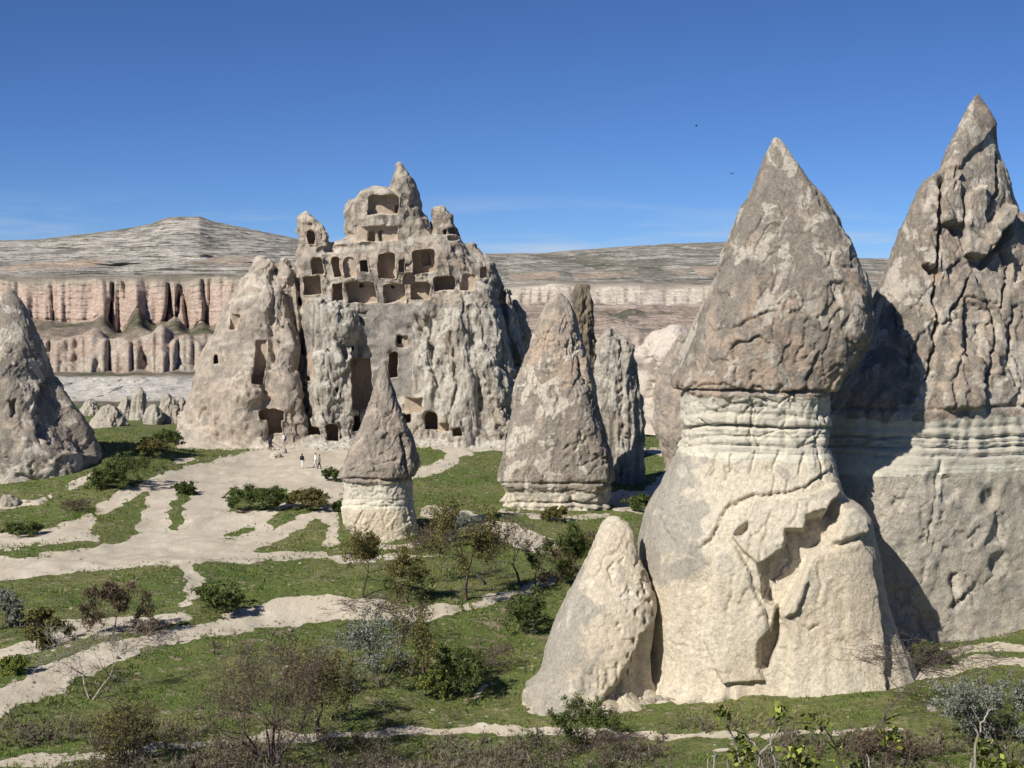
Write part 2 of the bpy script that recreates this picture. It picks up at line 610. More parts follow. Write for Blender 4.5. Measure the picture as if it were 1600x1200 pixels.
PATHS = [
    [(-60, 872), (100, 858), (165, 850), (200, 846), (222, 806), (234, 770), (248, 745), (262, 736), (330, 720), (400, 702), (470, 690), (545, 676),
     (548, 760), (528, 800), (530, 850), (512, 872), (400, 876), (330, 882), (240, 884), (150, 893), (-60, 912)],
    [(-60, 842), (70, 828), (130, 808), (165, 780), (205, 762), (250, 740), (255, 752), (205, 778), (175, 800), (160, 828), (150, 850), (80, 856), (-60, 862)],
    [(272, 880), (300, 878), (318, 905), (318, 925), (300, 950), (280, 958), (290, 930), (296, 910)],
    [(-60, 1106), (60, 1050), (110, 1022), (180, 1003), (250, 988), (330, 966), (400, 943), (450, 933), (520, 931), (600, 938), (650, 945), (700, 945),
     (740, 938), (800, 922), (860, 903), (880, 905), (800, 936), (740, 950), (690, 964), (640, 970), (560, 968), (480, 972), (420, 980), (350, 992),
     (270, 1007), (200, 1027), (150, 1047), (90, 1082), (-60, 1140)],
    [(-60, 1040), (60, 988), (120, 969), (200, 962), (320, 961), (270, 975), (180, 987), (110, 1002), (-60, 1060)],
    [(640, 672), (760, 684), (775, 700), (720, 712), (715, 725), (690, 738), (640, 752), (640, 735), (690, 718), (700, 708), (660, 695)],
    [(655, 790), (720, 795), (800, 818), (880, 850), (880, 868), (820, 862), (760, 835), (655, 806)],
    [(520, 868), (660, 866), (690, 862), (690, 868), (640, 874), (520, 878)],
    [(935, 770), (1010, 765), (1050, 720), (1000, 700), (1050, 700), (1070, 740), (1040, 800), (960, 800)],
    [(1415, 1052), (1500, 1030), (1660, 1020), (1660, 1034), (1520, 1046), (1430, 1068)],
    [(745, 1090), (765, 1060), (775, 1060), (768, 1075), (760, 1092)],
]
STROKES = [([(832, 1108), (940, 1110), (1010, 1092), (1100, 1084), (1195, 1072), (1300, 1058), (1408, 1034)], 7.0),
           ([(1400, 1004), (1480, 1020), (1640, 1006)], 6.0), ([(785, 798), (870, 812), (952, 804)], 3.5), ([(548, 846), (600, 856), (652, 848)], 3.5),
           ([(272, 722), (340, 716), (420, 700)], 5.0), ([(640, 690), (720, 694), (800, 700)], 4.0), ([(-20, 790), (60, 786), (150, 740)], 4.0),
           ([(-60, 1192), (150, 1182), (260, 1167), (430, 1152), (600, 1146), (800, 1140), (950, 1146)], 6.5),
           ([(950, 1148), (1100, 1150), (1200, 1148), (1300, 1142), (1420, 1136)], 4.0),
           ([(640, 700), (700, 690), (790, 705)], 3)]
GREEN = [
    [(262, 828), (266, 790), (284, 760), (304, 754), (306, 766), (288, 800), (275, 830)],
    [(356, 798), (362, 768), (400, 762), (450, 766), (455, 780), (420, 798)],
    [(345, 838), (385, 824), (402, 824), (398, 832), (350, 841)],
    [(394, 860), (440, 842), (500, 810), (514, 822), (505, 850), (525, 862), (400, 862)],
    [(416, 818), (428, 800), (500, 775), (515, 788), (470, 805), (430, 826)],
    [(140, 836), (150, 806), (170, 800), (165, 835)], [(188, 840), (195, 800), (225, 770), (232, 774), (220, 806), (205, 842)],
    [(10, 876), (10, 856), (120, 846), (160, 846), (150, 853), (60, 866)],
    [(310, 715), (380, 700), (415, 690), (400, 702), (330, 720), (290, 726)],
]
pm = np.full(len(GV), 1e3)
insv = (fpx > -200) & (fpx < 1800) & (fpy > 600) & (fpy < 1300)
ii = np.where(insv)[0]
for pl in PATHS:
    pm[ii] = np.minimum(pm[ii], poly_sd(qx[ii], qy[ii], pl) / scale_px[ii])
for st, w in STROKES:
    d, _ = seg_dist(qx[ii], qy[ii] + 0, st)
    pm[ii] = np.minimum(pm[ii], (d - w * (1 + 0.8 * wx2[ii])) / scale_px[ii])
for pl in GREEN:
    pm[ii] = np.maximum(pm[ii], -poly_sd(qx[ii], qy[ii], pl) / scale_px[ii])
# bare scraps elsewhere
bare = fbm(S3(GV, 0.16, 0.10, 0), 5, 21) + 0.35 * wx2
pm = np.minimum(pm, (0.60 - bare) * 2.0)
pm = np.clip(pm + 0.14 * wx2 + 0.10 * fbm(S3(GV, 3.0, 3.0, 0), 2, 22), -3, 3)
# move the nearest vertex onto the edge of the path so the edge runs clean
A = pm.reshape(NR_, NC_)
G3 = GV.reshape(NR_, NC_, 3)
best = np.full(A.shape, 9.0)
tgt = G3.copy()
for dr, dc in ((1, 0), (-1, 0), (0, 1), (0, -1)):
    B_ = np.roll(A, (-dr, -dc), (0, 1))
    Gn = np.roll(G3, (-dr, -dc), (0, 1))
    t_ = A / np.where(np.abs(A - B_) < 1e-9, 1e-9, A - B_)
    ok = (np.sign(A) != np.sign(B_)) & (t_ >= 0) & (t_ <= 0.5) & (t_ < best)
    ok[0] = ok[-1] = False
    ok[:, 0] = ok[:, -1] = False
    tgt[ok] = (G3 + (Gn - G3) * t_[..., None])[ok]
    best[ok] = t_[ok]
snapped = best < 9
A2 = np.where(snapped, 0.0, A)
GV = tgt.reshape(-1, 3)
GV[:, 2] = ground_z(GV[:, 0], GV[:, 1])
sv = snapped.ravel()[GF]
alt = (sv[:, 1] & sv[:, 3]) & ~(sv[:, 0] & sv[:, 2])
ta = np.where(alt[:, None], GF[:, [0, 1, 3]], GF[:, [0, 1, 2]])
tb = np.where(alt[:, None], GF[:, [1, 2, 3]], GF[:, [0, 2, 3]])
GF = np.concatenate([ta, tb])
vm = A2.ravel()[GF].sum(1)
isp = vm < 0
fc = GV[GF].mean(1)
pmf = pm[GF].mean(1)
fpx, fpy = fpx[GF].mean(1), fpy[GF].mean(1)
tg = NT('grass_soil')
a1 = tg.noise(0.11, 5, 0.6)
a2 = tg.noise(0.7, 6, 0.65)
a3 = tg.noise(4.5, 5, 0.7)
c = tg.mix(tg.rng(a1, 0.40, 0.62), (0.122, 0.170, 0.044), (0.205, 0.205, 0.080))
c = tg.mix(tg.rng(a2, 0.42, 0.62), c, (0.085, 0.118, 0.030))
c = tg.mix(tg.rng(a2, 0.54, 0.66), c, (0.30, 0.255, 0.165))
c = tg.mix(tg.rng(a3, 0.50, 0.72), c, (0.115, 0.098, 0.050))
c = tg.mix(tg.rng(tg.noise(1.7, 5, 0.6), 0.60, 0.68), c, (0.34, 0.295, 0.215))
tg.color(c)
tg.bump([(a2, 0.5), (a3, 0.12)])
M['grass_soil'] = tg.m
tp = NT('pale_dust')
b1 = tp.noise(0.09, 5, 0.6)
b2 = tp.noise(0.9, 6, 0.65, vec=tp.scaled(1, 0.5, 1))
b3 = tp.noise(6.0, 5, 0.75)
c = tp.mix(tp.rng(b1, 0.38, 0.62), (0.60, 0.53, 0.42), (0.54, 0.47, 0.365))
c = tp.mix(tp.rng(b2, 0.50, 0.70), c, (0.67, 0.61, 0.50))
c = tp.mix(tp.math('MULTIPLY', tp.rng(b2, 0.48, 0.30), 0.6), c, (0.45, 0.385, 0.295))
c = tp.mix(tp.math('MULTIPLY', tp.rng(b3, 0.54, 0.74), 0.5), c, (0.38, 0.335, 0.265))
tp.color(c)
b4 = tp.noise(0.30, 5, 0.6, vec=tp.scaled(1.0, 0.35, 1), dist=1.2)
c = tp.mix(tp.math('MULTIPLY', tp.rng(b4, 0.52, 0.66), 0.55), c, (0.44, 0.39, 0.32))
c = tp.mix(tp.math('MULTIPLY', tp.rng(tp.noise(2.2, 6, 0.75), 0.60, 0.72), 0.6), c, (0.27, 0.245, 0.17))
tp.color(c)
tp.bump([(b2, 0.12), (b3, 0.06)])
M['dust'] = tp.m
tag(sub_mesh('ground', GV, GF, ~isp, M['grass_soil']), 'green spring grass floor of the valley', 'ground', kind='structure')
tag(sub_mesh('dirt_path', GV, GF, isp, M['dust']), 'pale dusty tracks worn across the valley floor', 'path', kind='structure')

# ------------------------------------------------------------------ far mesas and cliffs
def build_hills():
    k = H / 19.0
    cols = np.concatenate([np.linspace(-1800, -40, 60), np.arange(-30, 1640, 3.0), np.linspace(1660, 3400, 50)])
    sky = np.array([(-1800, 392), (-400, 385), (0, 376), (60, 374), (130, 366), (200, 357), (238, 349), (258, 341), (276, 338.5), (312, 338.5), (334, 346), (400, 360),
                    (460, 372), (520, 384), (700, 396), (770, 396), (860, 394), (950, 387), (1040, 381), (1135, 378), (1220, 387), (1330, 403),
                    (1390, 404), (1600, 400), (3400, 392)], float)
    S = np.interp(cols, sky[:, 0], sky[:, 1])
    w = sst(430, 760, cols)            # 0 left mesa, 1 right plateau
    nz = np.zeros_like(cols)
    lo = pn(np.stack([cols * 0.012, nz, nz], -1), 31)
    l2 = pn(np.stack([cols * 0.035, nz, nz + 5], -1), 32)
    ctop = (438 + 4 * lo) * (1 - w) + (449 + 3 * lo) * w
    cbot = (500 + 26 * l2 + 12 * lo) * (1 - w) + (474 + 4 * l2) * w
    keys = [
        (S, (980 * (1 - w) + 1150 * w)),
        (S * 0.72 + ctop * 0.28, (800 * (1 - w) + 950 * w)),
        (S * 0.38 + ctop * 0.62, (625 * (1 - w) + 760 * w)),
        (S * 0.30 + ctop * 0.70, (612 * (1 - w) + 735 * w)),
        (ctop, (455 * (1 - w) + 560 * w)),
        (cbot, (440 * (1 - w) + 545 * w)),
        (cbot * 0.3 + 0.7 * (524 * (1 - w) + 497 * w), (375 * (1 - w) + 470 * w)),
        (526 + 6 * lo + nz, (366 * (1 - w) + 430 * w)),
        (579 + 3 * l2 + nz, (346 + 20 * w)),
        (590 + nz, 300 + nz),
        (625 + nz, 262 + nz),
        (634 + nz, 250 + nz),
        (650 + nz, 236 + nz),
    ]
    nrs = [40, 30, 10, 24, 40, 20, 12, 38, 8, 22, 5, 5]
    pys, Ds, band = [], [], []
    for q, n in enumerate(nrs):
        for t in np.linspace(0, 1, n, endpoint=False):
            tt = t
            pys.append(keys[q][0] * (1 - tt) + keys[q + 1][0] * tt)
            Ds.append((keys[q][1] * (1 - tt) + keys[q + 1][1] * tt) * k)
            band.append(q + t)
    pys.append(keys[-1][0]); Ds.append(keys[-1][1] * k); band.append(len(nrs) * 1.0)
    PY, DD, B = np.array(pys), np.array(Ds), np.array(band)[:, None] * np.ones(len(cols))
    # rise behind the skyline so the mesa is a body and not a sheet
    PY = np.vstack([PY[:1] + 6, PY]); DD = np.vstack([DD[:1] * 1.25, DD]); B = np.vstack([B[:1] * 0 - 0.5, B])
    nr, nc = PY.shape
    X = (cols[None, :] - 800) * DD / F
    Z = H + (HOR - PY) * DD / F
    V = np.stack([X.ravel(), DD.ravel(), Z.ravel()], -1)
    b = B.ravel()
    Yold = V[:, 1].copy()
    p = V.astype(np.float32)
    W = np.broadcast_to(w, PY.shape).ravel()
    def bandw(lo_, hi_, e=0.35):
        return sst(lo_ - e, lo_ + e * 0.3, b) * (1 - sst(hi_ - e * 0.3, hi_ + e, b))
    cl1 = bandw(4.0, 5.0)
    cl2 = bandw(7.0, 8.0)
    cl3 = bandw(9.0, 10.0)
    led = bandw(2.0, 3.0)
    upp = sst(-0.2, 0.3, b) * (1 - sst(3.4, 4.0, b))
    pu = p.copy()
    pu[:, 0] = np.broadcast_to((cols - 800) * 540.0 / F, PY.shape).ravel()
    mod = 0.45 + 0.55 * sst(-0.3, 0.3, pn(S3(pu, 0.021, 0, 0), 47))
    # buttresses and gullies in the cliffs, pushed along the line of sight of the slope (towards -y)
    b1 = np.abs(pn(S3(pu, 0.05, 0.0, 0.008), 41) + 0.55 * pn(S3(pu, 0.13, 0.0, 0.02), 44) + 0.2 * pn(S3(pu, 0.4, 0.0, 0.05), 45)) * 2
    b2 = np.abs(pn(S3(pu, 0.13, 0.0, 0.016), 42)) * 2
    b3 = np.abs(pn(S3(pu, 0.42, 0.0, 0.05), 43)) * 2
    butt = 1.0 - (0.85 * mod * np.exp(-(b1 / 0.17) ** 2) + 0.16 * (1 - np.sqrt(b2)) + 0.06 * (1 - b3)) - 0.35 * b1 * 0
    prog1 = np.clip(b - 4.0, 0, 1)
    V[:, 1] -= cl1 * (butt * 26 - 12) * (0.55 + 0.45 * prog1) * (1 - 0.80 * W)
    lz = (V[:, 2] + 0.6 * pn(S3(pu, 0.06, 0, 0), 48)) / 2.3
    V[:, 1] -= cl1 * (sst(0.0, 0.25, lz - np.floor(lz)) - 0.5) * 0.8
    V[:, 2] += cl1 * (1 - prog1) * (pn(S3(pu, 0.045, 0, 0), 49) * 2.4 + pn(S3(pu, 0.16, 0, 0), 50) * 1.0)
    c1 = np.abs(pn(S3(pu, 0.085, 0.0, 0.012), 51)) * 2
    c2 = np.abs(pn(S3(pu, 0.24, 0.0, 0.03), 52)) * 2
    V[:, 1] -= cl2 * ((0.6 * np.sqrt(c1) + 0.4 * np.sqrt(c2)) * 20 - 8) * (0.3 + 0.7 * np.clip(b - 7, 0, 1))
    V[:, 2] += cl2 * (pn(S3(p, 0.045, 0.02, 0), 53) * 6.0 - 1.5 + pn(S3(p, 0.2, 0.1, 0), 54) * 2.6) * (1 - np.clip(b - 7, 0, 1))
    c3 = np.abs(pn(S3(p, 0.07, 0.0, 0.03), 55) + 0.4 * pn(S3(p, 0.2, 0.0, 0.06), 65)) * 2
    V[:, 1] -= cl3 * (np.sqrt(c3) * 8 - 3)
    V[:, 2] += cl3 * (pn(S3(p, 0.05, 0.02, 0), 66) * 1.2 + pn(S3(p, 0.2, 0.05, 0), 68) * 0.5) * (1 - np.clip(b - 9, 0, 1))
    V[:, 2] += led * (pn(S3(p, 0.03, 0.0, 0), 56)) * 3
    # bedding: horizontal terracing of the upper slopes
    zz = V[:, 2] + 1.2 * pn(S3(p, 0.015, 0.01, 0), 57)
    step = 4.2
    ph = zz / step - np.floor(zz / step)
    ridge = (sst(0, 0.75, ph) - ph)
    V[:, 1] -= upp * ridge * 26
    zz2 = zz + 0.8 * pn(S3(p, 0.05, 0.03, 0), 67)
    ph2 = zz2 / 1.7 - np.floor(zz2 / 1.7)
    V[:, 1] -= upp * (sst(0.0, 0.8, ph2) - ph2) * 9
    V[:, 2] += upp * (fbm(S3(p, 0.02, 0.02, 0.02), 4, 58) * 2.0 * sst(0.1, 0.8, b) + fbm(S3(p, 0.12, 0.06, 0.1), 3, 59) * 0.9 * sst(0.0, 0.3, b))
    V[:, 2] += 0.25 * fbm(S3(p, 0.3, 0.2, 0.1), 3, 60)
    tal = bandw(5.2, 6.9, 0.2)
    V[:, 2] += tal * fbm(S3(p, 0.06, 0.04, 0), 4, 61) * 2.4
    # drainage gullies that cross the right plateau obliquely
    g1 = np.abs(pn(np.stack([p[:, 0] * 0.014 + p[:, 2] * 0.05, p[:, 2] * 0.008, p[:, 2] * 0], -1), 62)) * 2
    V[:, 2] -= upp * W * np.exp(-(g1 / 0.16) ** 2) * 2.2
    V[:, 0] *= V[:, 1] / Yold
    Fc = grid_faces(nr, nc)
    gl = np.exp(-(g1 / 0.2) ** 2) * W
    attrs = {'cliff': np.clip(cl1, 0, 1), 'lowcliff': np.clip(cl2, 0, 1), 'whitecliff': np.clip(cl3, 0, 1), 'upper': np.clip(upp, 0, 1),
             'rightside': W, 'ledge': led * (fbm(S3(p, 0.02, 0, 0), 3, 63) > -0.05), 'gully': gl, 'prog': np.clip(b - 4, 0, 1), 'across': pu[:, 0]}
    t = NT('mesa_rock')
    z = t.n.new('ShaderNodeSeparateXYZ')
    t.l.new(t.pos, z.inputs[0])
    warp = t.noise(0.025, 4, 0.6)
    zz = t.math('ADD', z.outputs[2], t.math('MULTIPLY', warp, 7.0))
    cv = t.n.new('ShaderNodeCombineXYZ')
    t.l.new(t.math('MULTIPLY', zz, 0.85), cv.inputs[2])
    lay = t.noise(1.0, 5, 0.75, vec=cv.outputs[0])
    xz = t.noise(0.10, 6, 0.7, vec=t.scaled(0.6, 0.3, 2.2))
    fine = t.noise(0.6, 5, 0.75)
    # upper slopes: grey-white marl in beds with dark scrub between
    scrub = t.math('ADD', t.math('MULTIPLY', lay, 0.55), t.math('MULTIPLY', xz, 0.62))
    uc = t.mix(t.rng(scrub, 0.47, 0.60), (0.16, 0.155, 0.12), (0.57, 0.535, 0.47))
    uc = t.mix(t.rng(lay, 0.56, 0.66), uc, (0.60, 0.56, 0.49))
    uc = t.mix(t.math('MULTIPLY', t.rng(t.noise(0.03, 4, 0.6), 0.54, 0.68), 0.5), uc, (0.15, 0.15, 0.105))
    uc = t.mix(t.math('MULTIPLY', t.attr('gully'), 0.8), uc, (0.095, 0.098, 0.06))
    st1 = t.noise(1.0, 6, 0.75, vec=t.scaled(0.035, 0.02, 1.5), dist=0.25)
    uc = t.mix(t.rng(st1, 0.51, 0.56), uc, (0.10, 0.097, 0.078))
    st2 = t.noise(1.0, 5, 0.7, vec=t.scaled(0.05, 0.03, 1.1), dist=0.3)
    uc = t.mix(t.math('MULTIPLY', t.rng(st2, 0.56, 0.62), 0.85), uc, (0.62, 0.58, 0.51))
    uc = t.mix(t.math('MULTIPLY', t.math('MULTIPLY', t.rng(t.noise(0.06, 5, 0.7, vec=t.scaled(0.5, 0.3, 3.0)), 0.42, 0.58), 0.75), t.attr('rightside')), uc, (0.165, 0.16, 0.13))
    uc = t.mix(t.math('MULTIPLY', t.rng(t.noise(0.05, 5, 0.7, vec=t.scaled(0.5, 0.3, 3.0)), 0.50, 0.62), 0.5), uc, (0.21, 0.20, 0.165))
    # talus
    tal_c = t.mix(t.rng(xz, 0.42, 0.62), (0.115, 0.115, 0.065), (0.32, 0.255, 0.20))
    tal_r = t.mix(t.rng(lay, 0.44, 0.56), (0.30, 0.235, 0.185), (0.52, 0.425, 0.35))
    tal_r = t.mix(t.rng(xz, 0.50, 0.60), tal_r, (0.15, 0.145, 0.105))
    tal_c = t.mix(t.attr('rightside'), tal_c, tal_r)
    col = t.mix(t.attr('upper'), tal_c, uc)
    # pink cliffs
    pk = t.mix(t.rng(lay, 0.40, 0.62), (0.53, 0.395, 0.315), (0.64, 0.51, 0.42))
    pk = t.mix(t.rng(t.attr('prog'), 0.30, 0.02), pk, (0.50, 0.43, 0.335))
    wc = t.mix(t.rng(lay, 0.42, 0.60), (0.58, 0.50, 0.40), (0.70, 0.645, 0.55))
    pk = t.mix(t.attr('rightside'), pk, wc)
    av = t.n.new('ShaderNodeCombineXYZ')
    t.l.new(t.math('MULTIPLY', t.attr('across'), 0.5), av.inputs[0])
    t.l.new(t.math('MULTIPLY', z.outputs[2], 0.035), av.inputs[2])
    vs = t.noise(1.0, 6, 0.75, vec=av.outputs[0])
    pk = t.mix(t.math('MULTIPLY', t.rng(vs, 0.54, 0.66), 0.6), pk, (0.38, 0.265, 0.205))
    pk = t.mix(t.math('MULTIPLY', t.rng(vs, 0.44, 0.32), 0.5), pk, (0.60, 0.49, 0.41))
    col = t.mix(t.attr('cliff'), col, pk)
    lc = t.mix(t.rng(xz, 0.38, 0.62), (0.48, 0.365, 0.29), (0.55, 0.48, 0.39))
    col = t.mix(t.attr('lowcliff'), col, lc)
    ww = t.mix(t.rng(lay, 0.40, 0.6), (0.60, 0.565, 0.49), (0.74, 0.70, 0.62))
    col = t.mix(t.attr('whitecliff'), col, ww)
    led_c = t.mix(t.rng(lay, 0.45, 0.6), (0.42, 0.31, 0.235), (0.50, 0.43, 0.34))
    col = t.mix(t.math('MULTIPLY', t.attr('ledge'), 0.8), col, led_c)
    g = t.rng(fine, 0.28, 0.72, 0.55, 1.35, False)
    gg = t.n.new('ShaderNodeCombineColor')
    for q in range(3):
        t.l.new(g, gg.inputs[q])
    col = t.mix(1.0, col, gg.outputs[0], 'MULTIPLY')
    bush = t.rng(t.voro(0.11), 0.16, 0.10)
    bush = t.math('MULTIPLY', bush, t.rng(t.noise(0.04), 0.48, 0.56))
    t.color(col)
    t.bump([(lay, 1.4), (xz, 2.2), (fine, 0.7)])
    o = mesh_from('mesa_hill', V, Fc, t.m, attrs=attrs)
    tag(o, 'far mesa with pink cliffs and banded grey slopes', 'hill', kind='structure')
build_hills()

# ------------------------------------------------------------------ polar rock builder
def smooth1(a, n):
    if n < 1:
        return a
    kx = np.arange(-3 * n, 3 * n + 1)
    kk = np.exp(-(kx / n) ** 2)
    kk /= kk.sum()
    ap = np.concatenate([np.full(3 * n, a[0]), a, np.full(3 * n, a[-1])])
    return np.convolve(ap, kk, 'valid')

class Rock:
    """a pillar of rock: left and right outline in photo pixels at its own distance, real depth"""
    def __init__(self, D, L, R, nrows=300, ncols=260, depth=1.0, seed=1, sm=3, sup=2.0, front=0.74, lean=0.0, below=1.5, back=0.0, shear=0.0):
        self.D = D
        L, R = np.array(L, float), np.array(R, float)
        top = min(L[0, 1], R[0, 1])
        bot = max(L[-1, 1], R[-1, 1])
        py = np.linspace(top, bot, 4000)
        l = np.interp(py, L[:, 1], L[:, 0])
        r = np.interp(py, R[:, 1], R[:, 0])
        arc = np.concatenate([[0], np.cumsum(np.sqrt(np.diff(py) ** 2 + np.diff(l) ** 2 * 0.7 + np.diff(r) ** 2 * 0.7))])
        aa = np.linspace(0, arc[-1], nrows)
        pyr = np.interp(aa, arc, py)
        l = smooth1(np.interp(pyr, py, l), sm)
        r = smooth1(np.interp(pyr, py, r), sm)
        s = D / F
        z = H + (HOR - pyr) * s
        cx = ((l + r) / 2 - 800) * s
        a = np.maximum((r - l) / 2 * s, 0.02)
        bsm = smooth1(a, max(3, nrows // 40))
        b = (a * 0.5 + bsm * 0.5) * depth
        zb = z.min()
        extra = 8
        ze = zb - np.linspace(below / extra, below, extra)
        z = np.concatenate([z, ze])
        cx = np.concatenate([cx, np.full(extra, cx[-1])])
        a = np.concatenate([a, np.full(extra, a[-1])])
        b = np.concatenate([b, np.full(extra, b[-1])])
        # rounded tip
        a0 = a[0]
        z = np.concatenate([z[0] + a0 * np.array([0.42, 0.38, 0.28, 0.14]), z])
        cx = np.concatenate([np.full(4, cx[0]), cx])
        b = np.concatenate([b[0] * np.array([0.01, 0.35, 0.68, 0.9]), b])
        a = np.concatenate([a0 * np.array([0.01, 0.35, 0.68, 0.9]), a])
        nr = len(z)
        # columns at even spacing along the outline of the plan, denser on the near side
        dense = np.linspace(-pi, pi, 6001)
        dsn, dcs = np.sin(dense), np.cos(dense)
        dsn = np.sign(dsn) * np.abs(dsn) ** (2 / sup)
        dcs = np.sign(dcs) * np.abs(dcs) ** (2 / sup)
        near_ = np.where(dcs[1:] > -0.25, 1.0, 0.30)
        arc2 = np.concatenate([[0], np.cumsum(np.hypot(np.diff(dsn), np.diff(dcs) * depth) * near_)])
        aq = np.linspace(0, arc2[-1], ncols, endpoint=False)
        sn, cs = np.interp(aq, arc2, dsn), np.interp(aq, arc2, dcs)
        hh = (z - z.min()) / (z.max() - z.min())
        X = cx[:, None] + a[:, None] * sn[None, :]
        Y = D + back + lean * hh[:, None] - b[:, None] * cs[None, :]
        Z = np.broadcast_to(z[:, None], X.shape)
        self.nr, self.nc = nr, ncols
        self.V = np.stack([X, Y, Z], -1).reshape(-1, 3)
        self.base_xy = (float(cx[-1]), float(D + back), float(zb))
        self.fresh = np.zeros(len(self.V))
        self.lich = np.zeros(len(self.V))
        self.taper = np.clip(np.broadcast_to((a / a.max())[:, None], X.shape).ravel() * 3.0, 0.15, 1)
        self.seed = seed
        if shear:
            self.V[:, 1] += shear * (sn[None, :] * np.clip(a / a.max(), 0, 1)[:, None]).ravel()
        N = grid_normals(self.V, self.nr, self.nc)
        out = self.V - self.V.reshape(self.nr, self.nc, 3).mean(1).repeat(self.nc, 0)
        if (N * out).sum() < 0:
            N = -N
        # pushes run along a softened normal so that steps stay clean
        G = N.reshape(nr, ncols, 3)
        for _ in range(6):
            G = (G + np.roll(G, 1, 1) + np.roll(G, -1, 1)) / 3
            G[1:-1] = (G[1:-1] + G[2:] + G[:-2]) / 3
        N = G.reshape(-1, 3)
        N[:, 2] *= 0.6
        self.N = N / (np.linalg.norm(N, axis=1, keepdims=True) + 1e-9)
        self.B = self.V.copy()
        self.Bf = self.B.astype(np.float32)
        self.X, self.Y = pix(self.B)
        self.fr = sst(0.02, 0.3, -self.N[:, 1])
        self.wx = pn(S3(self.Bf, 1.0), 81) * 1.5 + 0.55 * pn(S3(self.Bf, 2.9), 83)
        self.wy = pn(S3(self.Bf, 1.0), 82) * 1.5 + 0.55 * pn(S3(self.Bf, 2.9), 84)
        self.wl = fbm(S3(self.Bf, 0.35, 0.35, 0.1), 3, 401) * 2
        self.wa = np.clip(0.75 + 0.8 * fbm(S3(self.Bf, 0.5, 0.5, 0), 3, 402), 0.15, 1.6)

    def nrm(self):
        pass

    def push(self, d):
        self.V = self.V + self.N * (d)[:, None]

    def pp(self):
        return self.X, self.Y

    def front(self):
        return self.fr

    def rough(self, lump=0.5, mid=0.16, fine=0.05, plate=0.2, flute=0.0, ls=0.12, ps=0.35, fz=0.12, facet=0.3, fs=0.45, joint=0.04):
        p = self.Bf + self.seed * 13.7
        t = self.taper
        d = lump * fbm(S3(p, ls), 3, self.seed) * t
        wq = p + np.stack([0.6 * pn(S3(p, 0.55), 71) + 0.15 * pn(S3(p, 2.2), 74), 0.6 * pn(S3(p, 0.55), 72), 0.7 * pn(S3(p, 0.55), 73) + 0.15 * pn(S3(p, 2.2), 75)], -1)
        d = d + plate * plates(S3(wq, ps, ps, ps * 0.6), 4.0, self.seed + 2, 0.10) * t
        sel = sst(-0.15, 0.25, fbm(S3(p, 0.22), 3, self.seed + 8))        # broken areas against smooth ones
        fa, ed = facets(S3(wq, fs, fs, fs * 0.62), self.seed + 5)
        d = d + (facet * fa - joint * sst(0.10, 0.0, ed)) * (0.25 + 0.75 * sel) * t
        fb, ed2 = facets(S3(wq, fs * 2.7, fs * 2.7, fs * 1.8), self.seed + 6)
        d = d + (facet * 0.36 * fb - joint * 0.4 * sst(0.10, 0.0, ed2)) * (0.15 + 0.85 * sel) * t
        d = d + mid * fbm(S3(p, 0.9, 0.9, 0.7), 5, self.seed + 1, 0.62) * t
        if flute:
            d = d + flute * (ridged(S3(p, 0.9, 0.9, fz), 3, self.seed + 3) - 0.4) * t
        d = d + fine * fbm(S3(p, 3.0), 3, self.seed + 4, 0.65) * t
        self.push(d)

    def skirt(self, z0, amt=0.6, hgt=0.7):
        """washed-down sand and scree against the foot"""
        zz = self.B[:, 2] - z0 - 0.5 * fbm(S3(self.Bf, 0.6, 0.6, 0), 3, self.seed + 31)
        self.push(amt * np.exp(-np.maximum(zz, -0.3) / hgt) * (0.6 + 0.8 * fbm(S3(self.Bf, 0.8, 0.8, 0.2), 3, self.seed + 32)))

    def weather(self, n_crack, n_flake, box, cd=0.10, fd=0.12, vert=0.8, size=(7, 24)):
        """scattered short cracks and spalled flakes inside a box of the near face"""
        rg = np.random.default_rng(self.seed + 77)
        x0, y0, x1, y1 = box
        for _ in range(n_crack):
            a = np.array([rg.uniform(x0, x1), rg.uniform(y0, y1)])
            ang = (pi / 2 + rg.normal() * 0.35) if rg.random() < vert else rg.normal() * 0.4
            pts = [tuple(a)]
            for _k in range(rg.integers(2, 6)):
                ang += rg.normal() * 0.45
                a = a + np.array([cos(ang), sin(ang)]) * rg.uniform(6, 16)
                pts.append(tuple(a))
            self.crack(pts, cd * rg.uniform(0.4, 1.4), rg.uniform(0.9, 1.7), warp=1.5, lip=cd * rg.uniform(-0.5, 0.8), lw=8)
        for _ in range(n_flake):
            c = np.array([rg.uniform(x0, x1), rg.uniform(y0, y1)])
            r = rg.uniform(*size)
            k = rg.integers(5, 9)
            an = np.sort(rg.random(k)) * 2 * pi
            pts = [(c[0] + cos(q) * r * rg.uniform(0.5, 1.1), c[1] + sin(q) * r * 1.35 * rg.uniform(0.5, 1.1)) for q in an]
            self.step(pts, -fd * rg.uniform(0.4, 1.3), 0.9, fresh=float(rg.choice([0, 0, 0.45, 0.8])), warp=1.6)

    def hlayer(self, py0, depth, width, wav=2.0):
        """horizontal groove at a photo row"""
        yy = self.Y + wav * self.wl + 0.5 * self.wx
        g = np.exp(-((yy - py0) / width) ** 2)
        self.push(-depth * g * self.wa)

    def step(self, pts, h, edge=2.5, fresh=0.0, warp=2.0):
        """raise (h > 0) or sink a block with a sharp edge; pts in photo pixels on the near face"""
        x = self.X + warp * self.wx
        y = self.Y + warp * self.wy
        sd = poly_sd(x, y, pts)
        m = sst(edge, -edge, sd) * self.fr
        self.push(h * m)
        if fresh:
            self.fresh = np.maximum(self.fresh, m * fresh)

